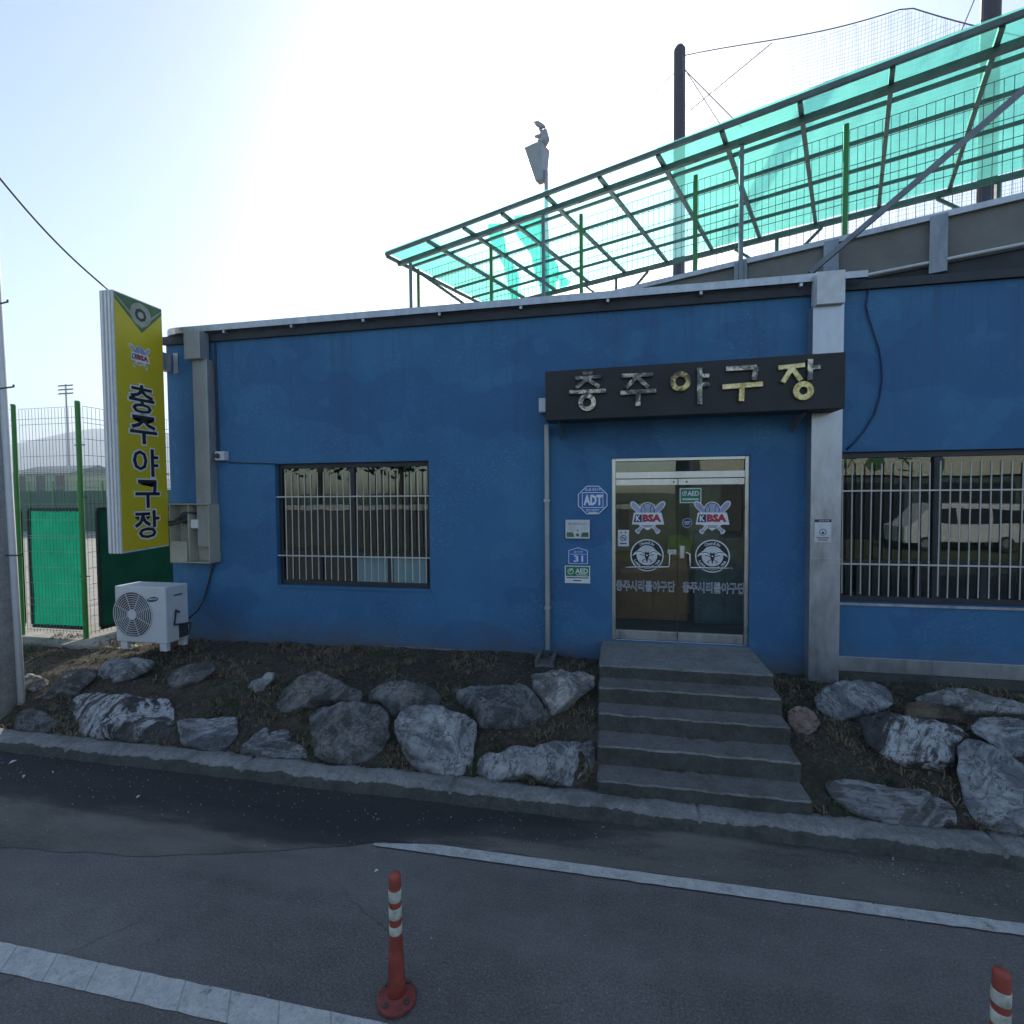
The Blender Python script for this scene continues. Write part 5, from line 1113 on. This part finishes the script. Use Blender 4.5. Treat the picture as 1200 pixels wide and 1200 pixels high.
for px in (722, 910, 1167, 575):
    u = uof(atv(px, 300, VF)); s_ = MB(); s_.bar(cw(u, VF, 5.9), cw(u, VF, ZC_-.08), .06); s_.bar(cw(u, VF, ZC_-.75), cw(u+.75, VF, ZC_-.08), .045); s_.bar(cw(u, VF, ZC_-.75), cw(u-.75, VF, ZC_-.08), .045); s_.build('rear_column', M['csteel'], t)
a0, a1 = atv(949, 320, 7.62), atv(1200, 105, 7.80); s_ = MB(); s_.bar(a0, a0+(a1-a0)*1.22, .06); s_.build('diagonal_brace', M['gsteel'], t)
a0, a1 = atv(484, 314, 8.0), atv(545, 357, 9.0); s_ = MB(); s_.bar(a0, a1, .045); s_.build('corner_brace', M['csteel'], t)
# lantern on a thin pole
q = atv(640, 215, 12.0); zz_ = lambda y_: atv(640, y_, 12.0).z; sc_ = 12.0/600/math.cos(R(33.4)); 
t = thing('lantern_post', (q.x, q.y, .5), 'grey lantern shaped lamp with a curled ornament on top, on a thin pole', 'street lamp')
s_ = MB(); s_.tube([(q.x, q.y, .4), (q.x, q.y, zz_(200))], .055, 10); s_.build('pole', M['lamp'], t)
lx = atv(629.5, 200, 12.0); LX = Vector((lx.x, lx.y, 0)); zt_, zb_ = zz_(170), zz_(211)
dirr = Vector((q.x-lx.x, q.y-lx.y, 0)); dirr.normalize(); per = Vector((-dirr.y, dirr.x, 0)); hw, hb = .25, .11
g = MB(); top_ = [LX+dirr*sx*hw+per*sy_*hw+Vector((0, 0, zt_)) for sx, sy_ in ((-1, -1), (1, -1), (1, 1), (-1, 1))]; bot = [LX+dirr*(.12+sx*hb)+per*sy_*hb+Vector((0, 0, zb_)) for sx, sy_ in ((-1, -1), (1, -1), (1, 1), (-1, 1))]
g.add(bot+top_, [(0, 3, 2, 1), (4, 5, 6, 7), (0, 1, 5, 4), (1, 2, 6, 5), (2, 3, 7, 6), (3, 0, 4, 7)]); g.build('lantern', M['lamp'], t, bevel=.01)
g = MB(); zc = lambda y_: zz_(y_)
lp = lambda px, y_: atv(px, y_, 12.0)
g.tube([lp(634, 170), lp(639, 163), lp(638, 156), lp(633, 160), lp(627, 160)], [.15, .13, .11, .07, .03], 12); g.tube([lp(638, 157), lp(633, 152), lp(632, 147)], [.07, .035, .03], 8); g.tube([lp(626, 143), lp(630, 145), lp(635, 148), lp(639.5, 149)], [.02, .07, .07, .015], 8); g.tube([lp(631, 145), lp(631, 139)], [.02, .006], 6); g.build('ornament', M['lamp'], t, smooth=True)
# ball net on dark poles
VNET = 14.8
def npole(px, ytop, r_, label):
    p = atv(px, ytop, VNET); t = thing('net_pole', (p.x, p.y, .4), label, 'pole', 'dark poles of the ball net'); s_ = MB(); s_.tube([(p.x, p.y, .3), (p.x, p.y, p.z-.1), (p.x, p.y, p.z)], [r_*1.1, r_, r_*.6], 14); s_.build('shaft', M['netpole'], t, smooth=False)
    return p
P1 = npole(796.5, 54, .155, 'shorter dark net pole rising behind the middle of the teal canopy')
P2 = npole(1163, -60, .165, 'taller dark net pole at the upper right picture corner')
t = thing('ball_net', (P1.x, P1.y, 6), 'fine pale ball net hung from ropes between the dark poles', 'net')
ra, rb_, rc = atv(803, 70, VNET), atv(1065, 2, VNET), atv(1215, 38, VNET)
def rope_z(u):
    pts = [(uof(ra), ra.z), (uof(rb_), rb_.z), (uof(rc), rc.z), (uof(rc)+4, rc.z+.5)]
    z = lerp(u, pts)
    if u < pts[1][0]: f = (u-pts[0][0])/(pts[1][0]-pts[0][0]); z -= .18*math.sin(math.pi*f)
    return z
u0, u1 = uof(ra), uof(rc)+3; g = MB(); n = 190
def bulge(u, z): return VNET+.25*math.sin(u*.7)+.12*math.sin(z*1.1+u)
for i in range(n+1):
    u = u0+(u1-u0)*i/n; zt_ = rope_z(u); g.tube([cw(u+.03*math.sin(k*1.3+i), bulge(u, 5+k), 5+(zt_-5)*k/8) for k in range(9)], .0032, 3, False)
for k in range(120):
    z = 5+k*.092; run = []
    for i in range(49):
        u = u0+(u1-u0)*i/48
        if z < rope_z(u)-.02: run.append(cw(u, bulge(u, z), z+.02*math.sin(u*2+k)))
        else:
            if len(run) > 1: g.tube(run, .0032, 3, False)
            run = []
    if len(run) > 1: g.tube(run, .0032, 3, False)
g.build('net_mesh', M['net'], t, normals=False)
g = MB(); g.tube([cw(u0+(u1-u0)*i/40, bulge(u0+(u1-u0)*i/40, rope_z(u0+(u1-u0)*i/40)), rope_z(u0+(u1-u0)*i/40)) for i in range(41)], .013, 5)
g.tube([P1-Vector((0, 0, .5)), atv(870, 150, VNET-.4)], .012, 4); g.tube([P1-Vector((0, 0, .4)), atv(850, 155, VNET-.3)], .010, 4); g.tube([P1-Vector((0, 0, .6)), atv(755, 118, VNET)], .010, 4); g.tube([atv(808, 130, VNET), atv(905, 50, VNET-.2)], .010, 4); g.tube([atv(1118, 57, VNET), atv(1150, -20, VNET)], .012, 4)
g.build('rope', M['rope'], t)

# ------------------------------------------------------------------ red lane posts
def lane_post(px, py, ztop, label):
    p = atz(px, py, 0)
    t = thing('lane_post', (p.x, p.y, 0), label, 'bollard', 'red lane posts on the road')
    x, y = p.x, p.y
    s_ = MB(); s_.lathe([(.10, .0), (.10, .016), (.093, .026), (.060, .032), (.052, .045)], (x, y, .004), 32); s_.build('base', M['orange_d'], t, smooth=False, bevel=.002)
    s_ = MB(); s_.lathe([(.050, .04), (.044, .12), (.034, .34), (.031, .40), (.031, ztop-.012), (.026, ztop)], (x, y, 0), 28); s_.build('shaft', M['orange'], t, smooth=True)
    for z in (ztop-.132, ztop-.222, ztop-.317): s_ = MB(); s_.lathe([(.0318, 0), (.0328, .003), (.0328, .055), (.0318, .058)], (x, y, z), 28); s_.build('reflective_band', M['reflect'], t, smooth=True)
    for k in range(4): an = R(45+90*k+20); s_ = MB(); s_.lathe([(.012, 0), (.012, .012), (.007, .016)], (x+.078*math.cos(an), y+.078*math.sin(an), .029), 8); s_.build('bolt', M['dgrey'], t)
    return t
za = aty(467.5, 1025, atz(465, 1172).y).z
lane_post(465, 1172, za, 'red plastic lane post with three reflective bands standing on the lane line')
pz = aty(1174, 1138, 2.40); 
q = Vector((pz.x, 2.40, 0)); 
def px_of(v):
    d = v-CAM; return 600+FPX*d.dot(RT)/d.dot(FW), 600-FPX*d.dot(UP)/d.dot(FW)
lane_post(*px_of(q), pz.z, 'red lane post cut off by the bottom right picture corner')

# ------------------------------------------------------------------ across the road (seen in the window panes)
t = thing('retaining_wall', (-10, -11, 0), 'long stone retaining wall across the road, mirrored in the left window', 'wall')
s_ = MB(); s_.box((-34, -11.6, -.05), (2, -11, 1.85)); s_.build('wall', M['masonry'], t)
s_ = MB(); s_.box((-34.05, -11.65, 1.853), (2.05, -10.93, 2.1)); s_.build('coping', M['pole'], t)
g = MB(); g.box((-34, -30, 1.5), (1.9, -11.65, 1.8)); tag(g.build('terrace', M['land']), kind='structure')
for k, (x, y_) in enumerate(((-7, -14), (-12, -15), (-17, -14.5), (-23, -16), (-3, -17))):
    tree(x, y_, 1.8, 5.5+k % 3, 2.4, 'leafy tree on the terrace across the road', 1300, group='trees across the road')
t = thing('shop_building', (15, -17, 0), 'cream shop building across the road, mirrored in the right window', 'building')
s_ = MB(); s_.box((4, -24, -.05), (30, -17, 5.2)); s_.build('wall', plain('slate_wall', (.10, .12, .12), .8), t)
s_ = MB(); s_.box((3.7, -24.3, 5.203), (30.3, -16.7, 5.45)); s_.build('roof', M['fascia'], t)
def mir(px, py): p = aty(px, py, 12.4+16.8); return Vector((p.x, -16.8, p.z))
za_, zb2 = mir(1040, 557).z, mir(1040, 529).z
s_ = MB(); s_.box((4.5, -16.99, za_), (29, -16.8, zb2)); sg = s_.build('shop_sign', M['cream'], t)
c_ = mir(1028, 543); s_ = MB(); s_.lathe([(.40, 0), (.40, .02)], c_, 30, (0, 1, 0)); s_.build('round_emblem', M['sgreen'], sg)
s_ = MB()
for pl in ([(990, 537), (1004, 537)], [(993, 548), (997, 538), (1003, 547)], [(990, 537), (990, 549)], [(1058, 537), (1072, 537)], [(1060, 546), (1065, 538), (1071, 545)], [(1057, 549), (1073, 549)], [(1094, 548), (1106, 548)], [(1100, 538), (1100, 547)], [(1107, 537), (1107, 549)]):
    for p0, p1 in zip(pl, pl[1:]): s_.bar(mir(*p0)+Vector((0, .02, 0)), mir(*p1)+Vector((0, .02, 0)), .10, .03)
s_.build('sign_strokes', M['sgreen'], sg)
for k in range(5):
    s_ = MB(); s_.box((5.6+4.8*k, -16.995, .1), (9.6+4.8*k, -16.93, 3.0)); s_.build('window', M['frame'], t)
def van():
    t = thing('white_van', (15, -13.2, 0), 'white van parked across the road, mirrored in the right window', 'van')
    x0, x1, y0, y1 = 12.2, 16.9, -14.1, -12.4
    prof = [(x0, .35), (x0, 1.0), (x0+.35, 1.15), (x0+1.1, 1.95), (x0+1.4, 2.0), (x1-.1, 2.0), (x1, 1.8), (x1, .35)]
    s_ = MB(); s_.prism([(px, y0, pz) for px, pz in prof], (0, y1-y0, 0)); s_.build('body', M['white'], t, bevel=.06)
    for xa_, xb_ in ((x0+1.15, x0+2.0), (x0+2.1, x0+3.2), (x0+3.3, x1-.25)): s_ = MB(); s_.box((xa_, y1+.004, 1.2), (xb_, y1+.012, 1.8)); s_.build('side_window', M['frame'], t)
    for x in (x0+.85, x1-.9):
        for yy in (y0+.1, y1-.1): s_ = MB(); s_.lathe([(.32, -.11), (.33, 0), (.32, .11)], (x, yy, .33), 20, (0, 1, 0)); w_ = s_.build('wheel', M['dgrey'], t); s_ = MB(); s_.lathe([(.19, -.12), (.19, .12)], (x, yy, .33), 16, (0, 1, 0)); s_.build('hub', M['galv'], w_)
    for z in (.8,): s_ = MB(); s_.box((x0-.01, y1-.5, z), (x0+.02, y1-.15, z+.18)); s_.build('headlight', M['chrome'], t)
van()
